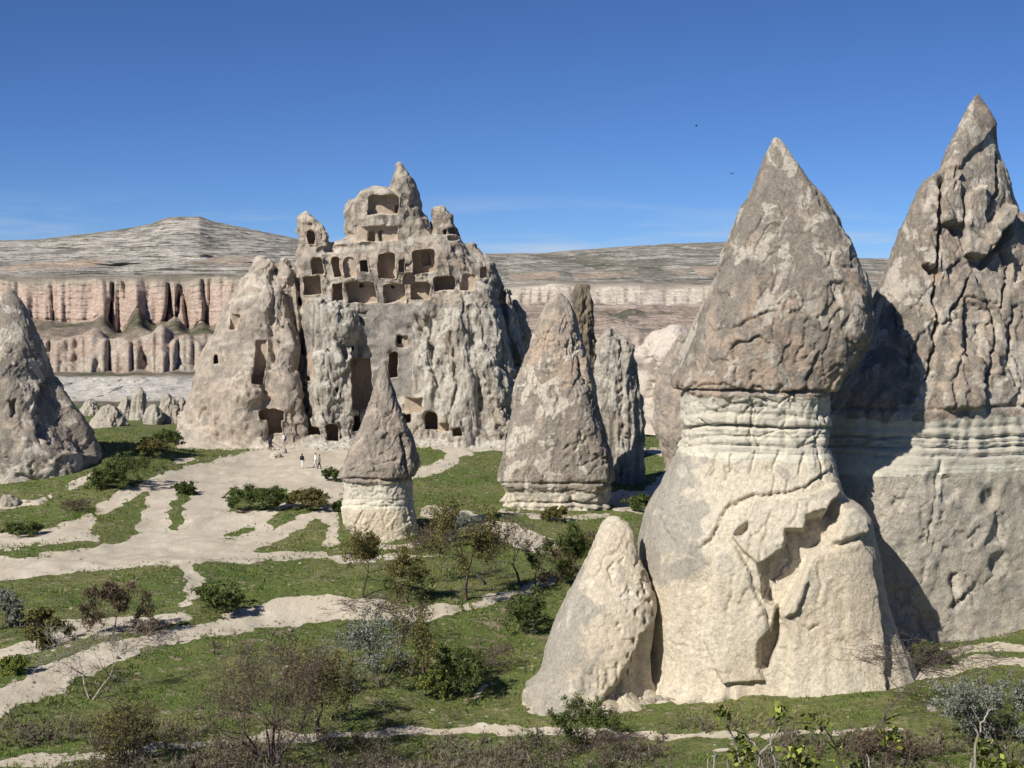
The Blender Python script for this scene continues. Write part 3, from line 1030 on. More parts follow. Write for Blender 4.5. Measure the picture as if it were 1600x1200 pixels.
    def crack(self, pts, depth, width, warp=3.0, lip=0.0, lw=30):
        x = self.X + warp * self.wx
        y = self.Y + warp * self.wy
        d, s = seg_dist(x, y, pts)
        self.push(-depth * np.exp(-(d / width) ** 2) * self.fr)
        if lip:
            self.push(lip * np.where(s < 0, np.exp(-d / lw), -0.3 * np.exp(-d / lw)) * self.fr)

    def build(self, root, parts, fresh_from=None):
        """parts: list of (name, lower photo row, material); rows run from the top down"""
        V, Fc = self.V, grid_faces(self.nr, self.nc, True)
        fcv = V[Fc].mean(1)
        fy = HOR - F * (fcv[:, 2] - H) / self.D
        fy = fy + 5 * pn(S3(fcv.astype(np.float32), 0.5, 0.5, 0.2), 91) + 2.0 * pn(S3(fcv.astype(np.float32), 2.5, 2.5, 0.8), 92)
        at = {'fresh': np.clip(self.fresh, 0, 1), 'lichen': np.clip(self.lich, -1, 1)}
        lo = -1e9
        out = []
        for q, (nm, hi, mat) in enumerate(parts):
            sel = (fy > lo) & (fy <= hi)
            f = Fc[sel]
            used, inv = np.unique(f.ravel(), return_inverse=True)
            fl = inv.reshape(f.shape)
            o = mesh_from(nm, V[used], fl[:, ::-1].astype(np.int32), mat, root, True, {k_: a[used] for k_, a in at.items()})
            out.append(o)
            lo = hi
        return out

ATTR0 = {}

def chimney(label, group, rock, parts, name='fairy_chimney', cat='rock'):
    x, y, z = rock.base_xy
    root = empty(name, (x, y, z))
    tag(root, label, cat, group)
    rock.build(root, parts)
    return root

GRP = 'fairy chimneys of the valley'

# --- the big banded chimney
DM = 90.0
rk = Rock(DM,
    [(1209, 217), (1203, 228), (1194, 248), (1184, 276), (1170, 315), (1156, 347), (1140, 384), (1124, 421), (1107, 461), (1089, 501), (1071, 541),
     (1059, 575), (1051, 600), (1054, 610), (1066, 616), (1066, 640), (1068, 664), (1074, 668), (1068, 672), (1066, 692), (1061, 700), (1052, 726),
     (1031, 768), (1012, 808), (1002, 850), (1003, 900), (1006, 950), (1006, 1000), (1004, 1050), (1000, 1095)],
    [(1216, 217), (1224, 224), (1240, 250), (1262, 285), (1285, 311), (1305, 345), (1319, 385), (1335, 425), (1344, 460), (1350, 490), (1346, 522),
     (1328, 556), (1306, 582), (1297, 603), (1288, 612), (1284, 640), (1289, 660), (1280, 668), (1288, 674), (1284, 692), (1290, 704), (1296, 730),
     (1306, 765), (1330, 780), (1345, 800), (1352, 830), (1360, 880), (1370, 930), (1384, 970), (1400, 1000), (1408, 1030), (1412, 1095)],
    nrows=410, ncols=310, front=0.80, depth=0.85, seed=3, sm=3, sup=3.2, shear=-1.3)
x_, y_ = rk.pp()
cap_w = sst(640, 600, y_)
rk.taper = rk.taper * (0.42 + 0.58 * cap_w)
rk.rough(lump=0.18, mid=0.09, fine=0.06, plate=0.55, ls=0.12, ps=0.17, facet=0.20, fs=0.20, joint=0.02)
rk.skirt(0.2, 0.5, 0.5)
rk.nrm()
rk.weather(26, 20, (1075, 300, 1345, 600), 0.09, 0.14)
rk.weather(30, 10, (1010, 715, 1390, 1050), 0.08, 0.10)
rk.weather(16, 6, (1068, 618, 1285, 660), 0.10, 0.08, size=(5, 12))
# bedding joints of the neck
for yy, dp, wd in ((613, 0.42, 2.4), (648, 0.10, 3), (668, 0.70, 2.0), (683, 0.16, 1.5), (697, 0.26, 1.6), (709, 0.10, 1.2)):
    rk.hlayer(yy, dp, wd, 2.0)
x_, y_ = rk.pp()
pq = rk.Bf
nk = sst(612, 622, y_) * sst(706, 696, y_)
rk.push(nk * 0.10 * (np.abs(pn(S3(pq, 1.1, 1.1, 0.15), 301)) * 2 - 0.5))
rk.nrm()
f1, f2, cid = worley(S3(pq, 0.6, 0.6, 0.85), 302)
rk.push(nk * (0.14 * (cid - 0.5) - 0.12 * sst(0.07, 0.0, f2 - f1)))
rk.nrm()
# the broken slab and the hollow under it
rk.step([(1145, 838), (1150, 800), (1175, 785), (1230, 782), (1275, 770), (1296, 756), (1304, 772), (1288, 800), (1272, 806), (1260, 808), (1257, 826),
         (1228, 828), (1223, 857), (1186, 880), (1160, 858)], 0.55, 1.3, warp=1.2)
rk.step([(1186, 882), (1223, 858), (1228, 829), (1258, 827), (1260, 808), (1290, 800), (1304, 770), (1316, 800), (1306, 838), (1268, 862), (1252, 900),
         (1240, 918), (1218, 960), (1217, 1000), (1200, 1048), (1188, 1042), (1190, 1004), (1206, 988), (1212, 948), (1192, 934)], -1.15, 1.4, fresh=0.35, warp=1.2)
rk.step([(1250, 908), (1262, 872), (1340, 842), (1356, 870), (1364, 930), (1376, 1000), (1384, 1130), (1230, 1130), (1236, 1000), (1222, 960), (1243, 926)], 0.40, 1.2, warp=1.2)
rk.step([(1228, 948), (1226, 962), (1246, 950), (1262, 905), (1256, 902), (1240, 925)], 0.30, 1.8)
rk.step([(1120, 870), (1148, 850), (1170, 890), (1180, 930), (1196, 950), (1200, 985), (1186, 1000), (1182, 1040), (1196, 1062), (1130, 1066), (1100, 1000), (1110, 940)], 0.40, 1.2, warp=1.4)
rk.step([(1296, 845), (1300, 812), (1325, 800), (1345, 812), (1350, 832), (1322, 840), (1308, 848)], 0.5, 3.0, fresh=0.3)
rk.step([(1150, 835), (1156, 824), (1168, 818), (1170, 828), (1160, 840)], -0.6, 2.5)
rk.nrm()
rk.crack([(1098, 850), (1140, 790), (1165, 776), (1200, 770), (1232, 768), (1262, 758), (1290, 738)], 0.30, 2.2, lip=0.12, lw=14)
for c_ in ([(1205, 770), (1208, 745), (1198, 735)], [(1230, 768), (1232, 748)], [(1246, 790), (1236, 820)], [(1262, 790), (1258, 822)], [(1205, 800), (1195, 840), (1190, 875)],
           [(1110, 740), (1118, 710)], [(1140, 740), (1144, 710)], [(1256, 706), (1248, 740)], [(1276, 706), (1284, 750)], [(1180, 706), (1172, 740)],
           [(1215, 706), (1207, 738)], [(1280, 880), (1276, 940)], [(1150, 900), (1135, 960)], [(1240, 960), (1262, 985), (1280, 975)]):
    rk.crack(c_, 0.16, 1.8)
# lips and scoops of the cap
for c_, dp, lp in (([(1150, 512), (1170, 497), (1196, 490)], 0.25, 0.22), ([(1146, 548), (1162, 536), (1190, 528), (1196, 532)], 0.38, 0.28),
                   ([(1148, 600), (1148, 570), (1142, 545)], 0.22, 0.15), ([(1060, 608), (1100, 600), (1150, 608), (1200, 606), (1260, 611)], 0.3, 0.1),
                   ([(1288, 480), (1292, 455), (1300, 440)], 0.2, 0.12), ([(1205, 460), (1208, 430)], 0.18, 0.12), ([(1268, 330), (1284, 352)], 0.15, 0.1),
                   ([(1170, 420), (1200, 445), (1214, 470)], 0.14, 0.12), ([(1300, 520), (1290, 560), (1296, 590)], 0.2, 0.15), ([(1240, 480), (1252, 510)], 0.18, 0.1)):
    rk.crack(c_, dp * 0.7, 1.8, lip=lp * 0.6, lw=14, warp=4.5)
# flutes low on the base
x_, y_ = rk.pp()
pq = rk.Bf
rk.push(sst(860, 1000, y_) * 0.10 * (ridged(S3(pq, 0.8, 0.8, 0.05), 2, 305) - 0.4))
rk.lich = sst(600, 350, y_) * 0.35 + sst(1130, 1040, x_) * sst(690, 720, y_) * sst(960, 880, y_) * 0.75 + sst(1110, 1060, x_) * sst(600, 560, y_) * 0.5
rk.lich -= sst(860, 960, y_) * 0.4
root_main = chimney('tallest whole fairy chimney, pale fluted base, grey-green banded neck and overhanging brown pointed cap', GRP, rk,
                    [('cap', 613, M['cap']), ('banded_neck', 696, M['band']), ('white_layer', 708, M['white_band']), ('base', 1e9, M['tuff'])])
# its spur
sp = Rock(86.0,
    [(954, 824), (946, 829), (938, 842), (930, 864), (905, 905), (885, 945), (865, 990), (848, 1040), (836, 1080), (826, 1130)],
    [(974, 824), (988, 830), (998, 848), (1003, 878), (1020, 908), (1033, 950), (1031, 990), (1020, 1040), (1014, 1075), (1012, 1130)],
    nrows=180, ncols=150, depth=0.9, seed=9, sm=5, lean=3.0, sup=2.6)
sp.rough(lump=0.32, mid=0.08, fine=0.03, plate=0.12, flute=0.0, facet=0.10, joint=0.03)
x_, y_ = sp.pp()
pq = sp.Bf
f1, f2, cid = worley(S3(pq, 2.0, 2.0, 1.3), 310)
sp.push(-0.20 * sst(0.36, 0.1, f1) * sst(940, 965, x_) * sst(890, 920, y_) * sst(1070, 1040, y_))
sp.weather(12, 14, (860, 850, 1020, 1080), 0.07, 0.10, size=(5, 16))
sp.push(-0.16 * sst(1030, 1060, y_) * sst(0.1, 0.7, ridged(S3(pq, 2.2, 2.2, 0.05), 1, 312)) * sst(1000, 960, x_) * sst(890, 920, x_))
sp.crack([(880, 1000), (905, 940), (940, 880), (960, 860)], 0.12, 3)
sp.step([(1040, 955), (1040, 1110), (940, 1096), (975, 1060), (1008, 1000)], -0.9, 9.0)
sp.skirt(0.1, 0.5, 0.5)
sp.lich = sst(950, 890, x_) * 0.75 - 0.05
chimney('smooth pale leaning spur of rock beside the foot of the tallest banded chimney', GRP, sp, [('base', 1e9, M['tuff'])], name='tuff_spur')

# --- the massif at the right edge of the picture
rm = Rock(100.0,
    [(1524, 148), (1513, 162), (1490, 205), (1472, 243), (1462, 268), (1446, 277), (1428, 296), (1412, 330), (1396, 367), (1381, 410), (1366, 442),
     (1350, 490), (1318, 540), (1280, 590), (1262, 632), (1262, 645), (1258, 690), (1252, 712), (1246, 760), (1256, 840), (1276, 920), (1292, 980), (1300, 1040)],
    [(1530, 148), (1548, 170), (1562, 192), (1566, 232), (1581, 262), (1600, 318), (1630, 380), (1670, 440), (1720, 500), (1762, 560), (1790, 610), (1792, 640),
     (1788, 650), (1800, 690), (1805, 712), (1815, 760), (1825, 840), (1835, 920), (1850, 980), (1860, 1040)],
    nrows=390, ncols=290, front=0.80, depth=0.60, seed=5, sm=2, sup=2.8, shear=4.6)
rm.taper = rm.taper * (0.5 + 0.5 * sst(660, 620, rm.Y))
rm.rough(lump=0.35, mid=0.12, fine=0.06, plate=0.5, ls=0.10, ps=0.12, flute=0.0, fz=0.10, facet=0.50, fs=0.13, joint=0.02)
rm.skirt(0.9, 0.7, 0.6)
rm.nrm()
rm.weather(30, 18, (1360, 260, 1600, 630), 0.10, 0.20, vert=0.95)
rm.weather(26, 16, (1330, 720, 1600, 1000), 0.10, 0.14)
for yy, dp, wd in ((638, 0.25, 2.4), (668, 0.10, 3), (684, 0.5, 2.0), (692, 0.25, 1.5), (699, 0.45, 1.8), (712, 0.22, 1.6)):
    rm.hlayer(yy, dp, wd, 2.5)
rm.nrm()
x_, y_ = rm.pp()
pq = rm.Bf
nk = sst(636, 644, y_) * sst(714, 704, y_)
rm.push(nk * 0.12 * (np.abs(pn(S3(pq, 0.8, 0.8, 0.15), 321)) * 2 - 0.5))
# slabs, overhangs and clefts of the upper cone
rm.step([(1472, 262), (1500, 262), (1540, 215), (1562, 195), (1570, 240), (1600, 330), (1610, 420), (1560, 480), (1530, 440), (1490, 350), (1472, 300)], -0.3, 2, fresh=0.2)
rm.step([(1472, 300), (1500, 268), (1505, 352), (1475, 352)], 0.5, 3)
rm.step([(1473, 352), (1504, 350), (1506, 362), (1495, 372), (1475, 354)], -1.0, 2)
rm.step([(1510, 300), (1540, 290), (1548, 370), (1540, 402), (1510, 396), (1508, 350)], 0.75, 2.5)
rm.step([(1540, 365), (1560, 335), (1582, 318), (1584, 338), (1560, 365), (1548, 400)], 0.85, 2.5, fresh=0.5)
rm.step([(1510, 398), (1542, 405), (1562, 366), (1584, 340), (1582, 362), (1562, 400), (1544, 420), (1526, 412)], -0.9, 2)
rm.step([(1440, 414), (1462, 418), (1462, 440), (1448, 425)], -1.0, 2)
rm.step([(1432, 290), (1468, 272), (1470, 420), (1440, 414), (1425, 380)], 0.45, 3)
rm.step([(1510, 470), (1545, 480), (1535, 560), (1500, 555)], -0.35, 3, fresh=0.3)
rm.step([(1500, 545), (1530, 560), (1540, 640), (1470, 640), (1470, 600)], 0.45, 3.5)
rm.nrm()
for c_, dp, wd, lp in (([(1470, 270), (1469, 340), (1466, 420), (1462, 470), (1466, 510), (1458, 560), (1448, 590)], 1.1, 3.0, 0.25),
                       ([(1466, 510), (1478, 498), (1490, 500)], 0.4, 2.5, 0.1),
                       ([(1485, 500), (1505, 455), (1510, 440)], 0.45, 2.6, 0.2), ([(1510, 560), (1514, 505), (1508, 470)], 0.7, 3.2, 0.25),
                       ([(1545, 470), (1560, 520), (1550, 570), (1535, 600)], 0.75, 3.4, 0.3), ([(1572, 380), (1582, 430), (1570, 480)], 0.7, 3.5, 0.3),
                       ([(1482, 640), (1486, 600), (1500, 555)], 0.3, 2.4, 0.1), ([(1540, 298), (1542, 345), (1560, 300), (1566, 240)], 0.5, 3, 0.2),
                       ([(1590, 480), (1578, 540), (1585, 600)], 0.5, 3, 0.2), ([(1420, 560), (1430, 530), (1440, 520)], 0.3, 4, 0.25),
                       ([(1510, 462), (1548, 470)], 0.4, 2.2, 0.2), ([(1390, 460), (1400, 520)], 0.2, 3, 0.1),
                       ([(1470, 720), (1462, 790), (1450, 850)], 0.22, 2.2, 0.08), ([(1490, 900), (1494, 950), (1510, 930)], 0.45, 5, 0.3),
                       ([(1560, 800), (1570, 870)], 0.2, 3, 0.1)):
    rm.crack(c_, dp, wd * 0.8, lip=lp * 0.5, lw=14)
x_, y_ = rm.pp()
pq = rm.Bf
low = sst(712, 760, y_)
f1, f2, cid = worley(S3(pq, 0.42, 0.42, 0.42), 331)
rm.push(low * (-0.30 * sst(0.36, 0.15, f1) * (cid > 0.62)) + low * 0.10 * fbm(S3(pq, 0.9), 4, 333))
rm.lich = sst(420, 200, y_) * 0.25 + sst(1480, 1400, x_) * sst(600, 500, y_) * 0.4 + low * 0.05
chimney('broad cracked rock massif with a sharp pointed summit, cut off by the right picture edge', GRP, rm,
        [('cap', 638, M['cap']), ('banded_neck', 704, M['band']), ('white_layer', 714, M['white_band']), ('base', 1e9, M['tuff_grey'])], name='rock_massif')

# --- small capped cone in the middle
sm_ = Rock(Dflat(845) + 2.2,
    [(597, 568), (590, 588), (578, 622), (565, 655), (550, 690), (538, 720), (528, 740), (530, 746), (537, 749), (537, 772), (535, 790), (538, 815), (548, 832), (560, 842), (562, 860)],
    [(603, 568), (610, 592), (622, 625), (634, 655), (646, 685), (654, 712), (657, 724), (652, 738), (646, 748), (646, 772), (648, 790), (652, 815), (653, 836), (651, 846), (650, 860)],
    nrows=230, ncols=190, depth=0.95, seed=12, sm=2, sup=2.8)
sm_.rough(lump=0.25, mid=0.10, fine=0.06, plate=0.30, ls=0.2, ps=0.3, facet=0.28, fs=0.3)
sm_.skirt(0.1, 0.35, 0.4)
sm_.nrm()
sm_.weather(12, 8, (545, 600, 650, 840), 0.10, 0.12, size=(4, 11))
for yy, dp, wd in ((748, 0.4, 2.0), (780, 0.12, 1.6), (790, 0.16, 1.6)):
    sm_.hlayer(yy, dp, wd, 1.2)
sm_.nrm()
sm_.crack([(590, 600), (592, 660), (588, 730)], 0.14, 3, lip=0.12, lw=12)
sm_.crack([(628, 680), (636, 700), (640, 735)], 0.4, 3, lip=0.2, lw=12)
sm_.crack([(600, 724), (618, 722)], 0.15, 2)
sm_.crack([(636, 760), (638, 840)], 0.18, 2.2)
chimney('small fairy chimney with grey-brown conical cap on a stubby cream stem, standing alone mid-valley', GRP, sm_,
        [('cap', 748, M['cap_grey']), ('stem', 779, M['band']), ('white_layer', 790, M['white_band']), ('base', 1e9, M['tuff'])])

# --- the broad cone right of the centre
bc = Rock(Dflat(800) + 8,
    [(868, 460), (860, 466), (846, 490), (830, 525), (816, 565), (806, 600), (798, 640), (790, 680), (782, 712), (776, 742), (774, 752), (784, 758), (790, 770), (790, 786), (800, 796), (815, 806), (815, 820)],
    [(878, 460), (888, 470), (898, 500), (907, 535), (922, 570), (932, 610), (940, 650), (950, 695), (955, 725), (958, 742), (956, 755), (952, 760), (954, 772), (948, 786), (945, 800), (944, 806), (944, 820)],
    nrows=240, ncols=200, depth=0.95, seed=21, sm=2, sup=2.9)
bc.rough(lump=0.35, mid=0.12, fine=0.08, plate=0.5, ls=0.14, ps=0.22, facet=0.3, fs=0.3)
bc.skirt(0.1, 0.4, 0.4)
bc.nrm()
bc.weather(20, 16, (785, 500, 950, 745), 0.14, 0.18, size=(5, 15))
for yy, dp, wd in ((756, 0.5, 2.2), (770, 0.12, 1.6), (786, 0.5, 1.8), (794, 0.2, 1.6)):
    bc.hlayer(yy, dp, wd, 1.4)
bc.nrm()
bc.crack([(898, 480), (902, 530), (908, 570), (920, 600)], 0.45, 3, lip=0.2, lw=14)
bc.crack([(820, 560), (806, 640)], 0.25, 4)
bc.crack([(880, 540), (900, 548)], 0.2, 3, lip=0.15)
x_, y_ = bc.pp()
bc.fresh = np.maximum(bc.fresh, 0.9 * sst(4, -4, poly_sd(x_ + 3 * pn(S3(bc.V.astype(np.float32), 1.2), 2), y_, [(818, 665), (832, 668), (842, 680), (828, 688), (818, 680)])))
bc.lich = sst(560, 640, y_) * 0.35
chimney('broad brown cone with a low layered cream foot, directly behind the row of small trees', GRP, bc,
        [('cap', 757, M['cap']), ('base', 1e9, M['tuff'])])

# --- cone at the left picture edge
le = Rock(Dflat(770) + 6,
    [(10, 455), (-5, 470), (-40, 520), (-70, 570), (-90, 620), (-105, 680), (-115, 740), (-120, 800)],
    [(22, 455), (36, 470), (54, 505), (70, 540), (82, 572), (84, 586), (96, 600), (112, 630), (132, 660), (152, 692), (160, 716), (164, 740), (166, 800)],
    nrows=200, ncols=190, depth=0.9, seed=31, sm=3)
le.rough(lump=0.6, mid=0.16, fine=0.06, plate=0.45, ls=0.10, ps=0.2, facet=0.4, fs=0.22)
le.nrm()
le.step([(62, 640), (70, 600), (84, 586), (115, 630), (155, 690), (158, 712), (90, 700), (60, 680)], -1.3, 3, fresh=0.0)
le.step([(14, 626), (26, 626), (26, 644), (18, 650)], -0.8, 2)
le.weather(16, 12, (0, 480, 150, 760), 0.14, 0.16, size=(6, 18))
le.crack([(84, 588), (66, 612), (58, 650), (66, 690)], 0.4, 4, lip=0.2)
le.crack([(0, 700), (30, 740), (90, 760)], 0.3, 5, lip=0.2)
x_, y_ = le.pp()
le.lich = 0.25 + sst(650, 560, y_) * 0.15
chimney('smooth grey-brown cone with a broken flank, cut off by the left picture edge', GRP, le, [('cap', 1e9, M['cap'])])

# --- pillars behind
def back_rock(label, D, L, R, mats, seed, depth=0.9, flute=0.2, nrows=110, ncols=90, name='rock_pillar', parts=None, lump=0.4, plate=0.35, feats=(), facet=0.3):
    r = Rock(D, L, R, nrows=nrows, ncols=ncols, depth=depth, seed=seed, sm=2)
    r.rough(lump=lump, mid=0.25 if facet > 0.2 else 0.06, fine=0.08 if facet > 0.2 else 0.02, plate=plate, flute=flute, ls=0.14, ps=0.28, facet=facet, joint=facet * 0.3)
    r.nrm()
    for c_, dp, wd, lp in feats:
        r.crack(c_, dp, wd, lip=lp, lw=14)
    chimney(label, 'rocks behind the broad cone', r, parts or [('rock_face', 1e9, mats)], name=name)

back_rock('slim dark brown rock finger rising just behind the broad cone', 195.0,
          [(905, 448), (897, 458), (894, 485), (893, 520), (893, 600), (893, 700)], [(918, 448), (924, 462), (926, 500), (935, 540), (939, 580), (942, 640), (945, 700)],
          M['cap_brown'], 41, flute=0.35, feats=[([(918, 470), (908, 500), (914, 540)], 0.4, 3, 0.3)])
back_rock('pale grey fluted rock pillar between the broad cone and the banded chimney', 176.0,
          [(945, 515), (938, 530), (932, 560), (928, 600), (928, 640), (932, 700), (935, 740)], [(956, 515), (962, 530), (978, 528), (990, 560), (998, 590), (1003, 640), (1006, 690), (1007, 740)],
          M['castle_pale'], 42, flute=0.55, feats=[([(972, 530), (970, 580), (976, 700)], 0.5, 3, 0.2), ([(950, 560), (946, 640)], 0.4, 3, 0.2)])
back_rock('low tan rock shoulder half hidden behind the banded chimney', 150.0,
          [(1062, 525), (1048, 545), (1030, 580), (1020, 620), (1017, 660), (1024, 690), (1040, 715), (1045, 740)], [(1085, 525), (1110, 560), (1130, 620), (1140, 680), (1145, 740)],
          M['castle_tan'], 43, flute=0.15)
back_rock('smooth pinkish white rock hump in the gap beside the banded chimney', 232.0,
          [(1044, 513), (1020, 520), (1002, 540), (984, 552), (990, 575), (995, 605), (1000, 640), (1000, 660)], [(1070, 513), (1090, 530), (1110, 570), (1120, 620), (1120, 660)],
          M['pink'], 44, flute=0.12, lump=1.2, plate=0.03, facet=0.08, feats=[([(1010, 540), (1024, 580), (1012, 620)], 1.0, 6, 0.5), ([(1050, 560), (1030, 590)], 0.8, 5, 0.3)])
back_rock('grey rock knob peeping out behind the right flank of the carved castle rock', 228.0,
          [(800, 470), (792, 490), (785, 540), (780, 600), (775, 660)], [(810, 470), (822, 490), (832, 530), (838, 580), (840, 660)],
          M['cap_grey'], 45, flute=0.2)

# --- little white cones on the left, behind the road
LC = [(415 - 0, 0)]
cones = [('narrow pale cone in the row of small white cones, nearest the grassy slope', 218, 652, 15, 46), ('rounded pale cone, tallest of the row of small white cones', 262, 655, 24, 40),
         ('ribbed pale cone with spreading foot, lowest of the small white cones', 170, 668, 30, 36), ('small pale cone wedged beside the carved castle rock', 284, 655, 12, 34),
         ('squat pale lump at the far end of the small white cones', 140, 648, 18, 22), ('low pale cone between the narrow and the ribbed white cones', 197, 650, 16, 30),
         ('blunt pale cone in front of the tallest small white cone', 240, 658, 15, 26)]
for q, (lb, cx, by, hw, hh) in enumerate(cones):
    D = Dflat(by) if by > 640 else 240
    r = Rock(D, [(cx - 2, by - hh), (cx - hw * 0.35, by - hh * 0.9), (cx - hw * 0.7, by - hh * 0.45), (cx - hw * 0.95, by - 3), (cx - hw, by + 6)],
             [(cx + 3, by - hh), (cx + hw * 0.45, by - hh * 0.85), (cx + hw * 0.75, by - hh * 0.42), (cx + hw, by - 3), (cx + hw * 1.1, by + 6)],
             nrows=50, ncols=60, depth=1.0, seed=60 + q, sm=2)
    r.rough(lump=0.5, mid=0.2, fine=0.1, plate=0.12, flute=0.35, ls=0.25)
    chimney(lb, 'small white cones behind the road', r, [('rock_face', 1e9, M['white_tuff'])], name='tuff_cone')

# ------------------------------------------------------------------ implicit bodies (for the carved castle rock, boulders and people)
def surface_nets(f, s, org):
    """dense scalar grid -> quads on the zero level"""
    nx, ny, nz = f.shape
    ins = f < 0
    cnt = np.zeros((nx - 1, ny - 1, nz - 1), np.int8)
    for dx in (0, 1):
        for dy in (0, 1):
            for dz in (0, 1):
                cnt += ins[dx:nx - 1 + dx, dy:ny - 1 + dy, dz:nz - 1 + dz]
    act = (cnt > 0) & (cnt < 8)
    ci = np.argwhere(act)
    idx = np.full(act.shape, -1, np.int32)
    idx[act] = np.arange(len(ci))
    acc = np.zeros((len(ci), 3))
    num = np.zeros(len(ci))
    corner = [(a, b, c) for a in (0, 1) for b in (0, 1) for c in (0, 1)]
    val = {c: f[ci[:, 0] + c[0], ci[:, 1] + c[1], ci[:, 2] + c[2]] for c in corner}
    for c in corner:
        for ax in range(3):
            if c[ax] == 0:
                d = list(c); d[ax] = 1; d = tuple(d)
                v0, v1 = val[c], val[d]
                m = (v0 < 0) != (v1 < 0)
                t = np.where(m, v0 / np.where(m, v0 - v1, 1), 0)
                pt = np.tile(np.array(c, float), (len(ci), 1))
                pt[:, ax] += t
                acc += pt * m[:, None]
                num += m
    V = (ci + acc / num[:, None]) * s + np.array(org)
    quads = []
    for ax in range(3):
        a1, a2 = [(1, 2), (2, 0), (0, 1)][ax]
        sl0 = [slice(None)] * 3; sl1 = [slice(None)] * 3
        sl0[ax] = slice(0, -1); sl1[ax] = slice(1, None)
        ch = ins[tuple(sl0)] != ins[tuple(sl1)]
        e = np.argwhere(ch)
        ok = (e[:, a1] > 0) & (e[:, a2] > 0) & (e[:, a1] < f.shape[a1] - 1) & (e[:, a2] < f.shape[a2] - 1)
        e = e[ok]
        flip = ins[e[:, 0], e[:, 1], e[:, 2]]
        o1 = np.zeros(3, int); o1[a1] = 1
        o2 = np.zeros(3, int); o2[a2] = 1
        q = np.stack([idx[tuple((e - o1 - o2).T)], idx[tuple((e - o2).T)], idx[tuple(e.T)], idx[tuple((e - o1).T)]], -1)
        q[~flip] = q[~flip][:, ::-1]
        quads.append(q)
    return V, np.concatenate(quads)

def smin(a, b, k):
    h = np.clip(0.5 + 0.5 * (b - a) / k, 0, 1)
    return b * (1 - h) + a * h - k * h * (1 - h)

def prof(x, y, z, L, R, cy, b, sup=2.2, tp=0.6):
    """body from a left and right outline (photo pixels), depth half-width b around depth cy; z is the photo row"""
    L, R = np.array(L, float), np.array(R, float)
    top = min(L[:, 1].min(), R[:, 1].min())
    Ls, Rs = L[np.argsort(L[:, 1])], R[np.argsort(R[:, 1])]
    l = np.interp(z, Ls[:, 1], Ls[:, 0])
    r = np.interp(z, Rs[:, 1], Rs[:, 0])
    a = np.maximum((r - l) / 2, 0.5)
    amax = (np.interp(np.arange(top, 720), Rs[:, 1], Rs[:, 0]) - np.interp(np.arange(top, 720), Ls[:, 1], Ls[:, 0])).max() / 2
    be = b * np.clip(a / amax, 0.02, 1) ** tp
    q = (np.abs((x - (l + r) / 2) / a) ** sup + np.abs((y - cy) / be) ** sup) ** (1 / sup)
    return np.maximum((q - 1) * np.minimum(a, be), (top - z))

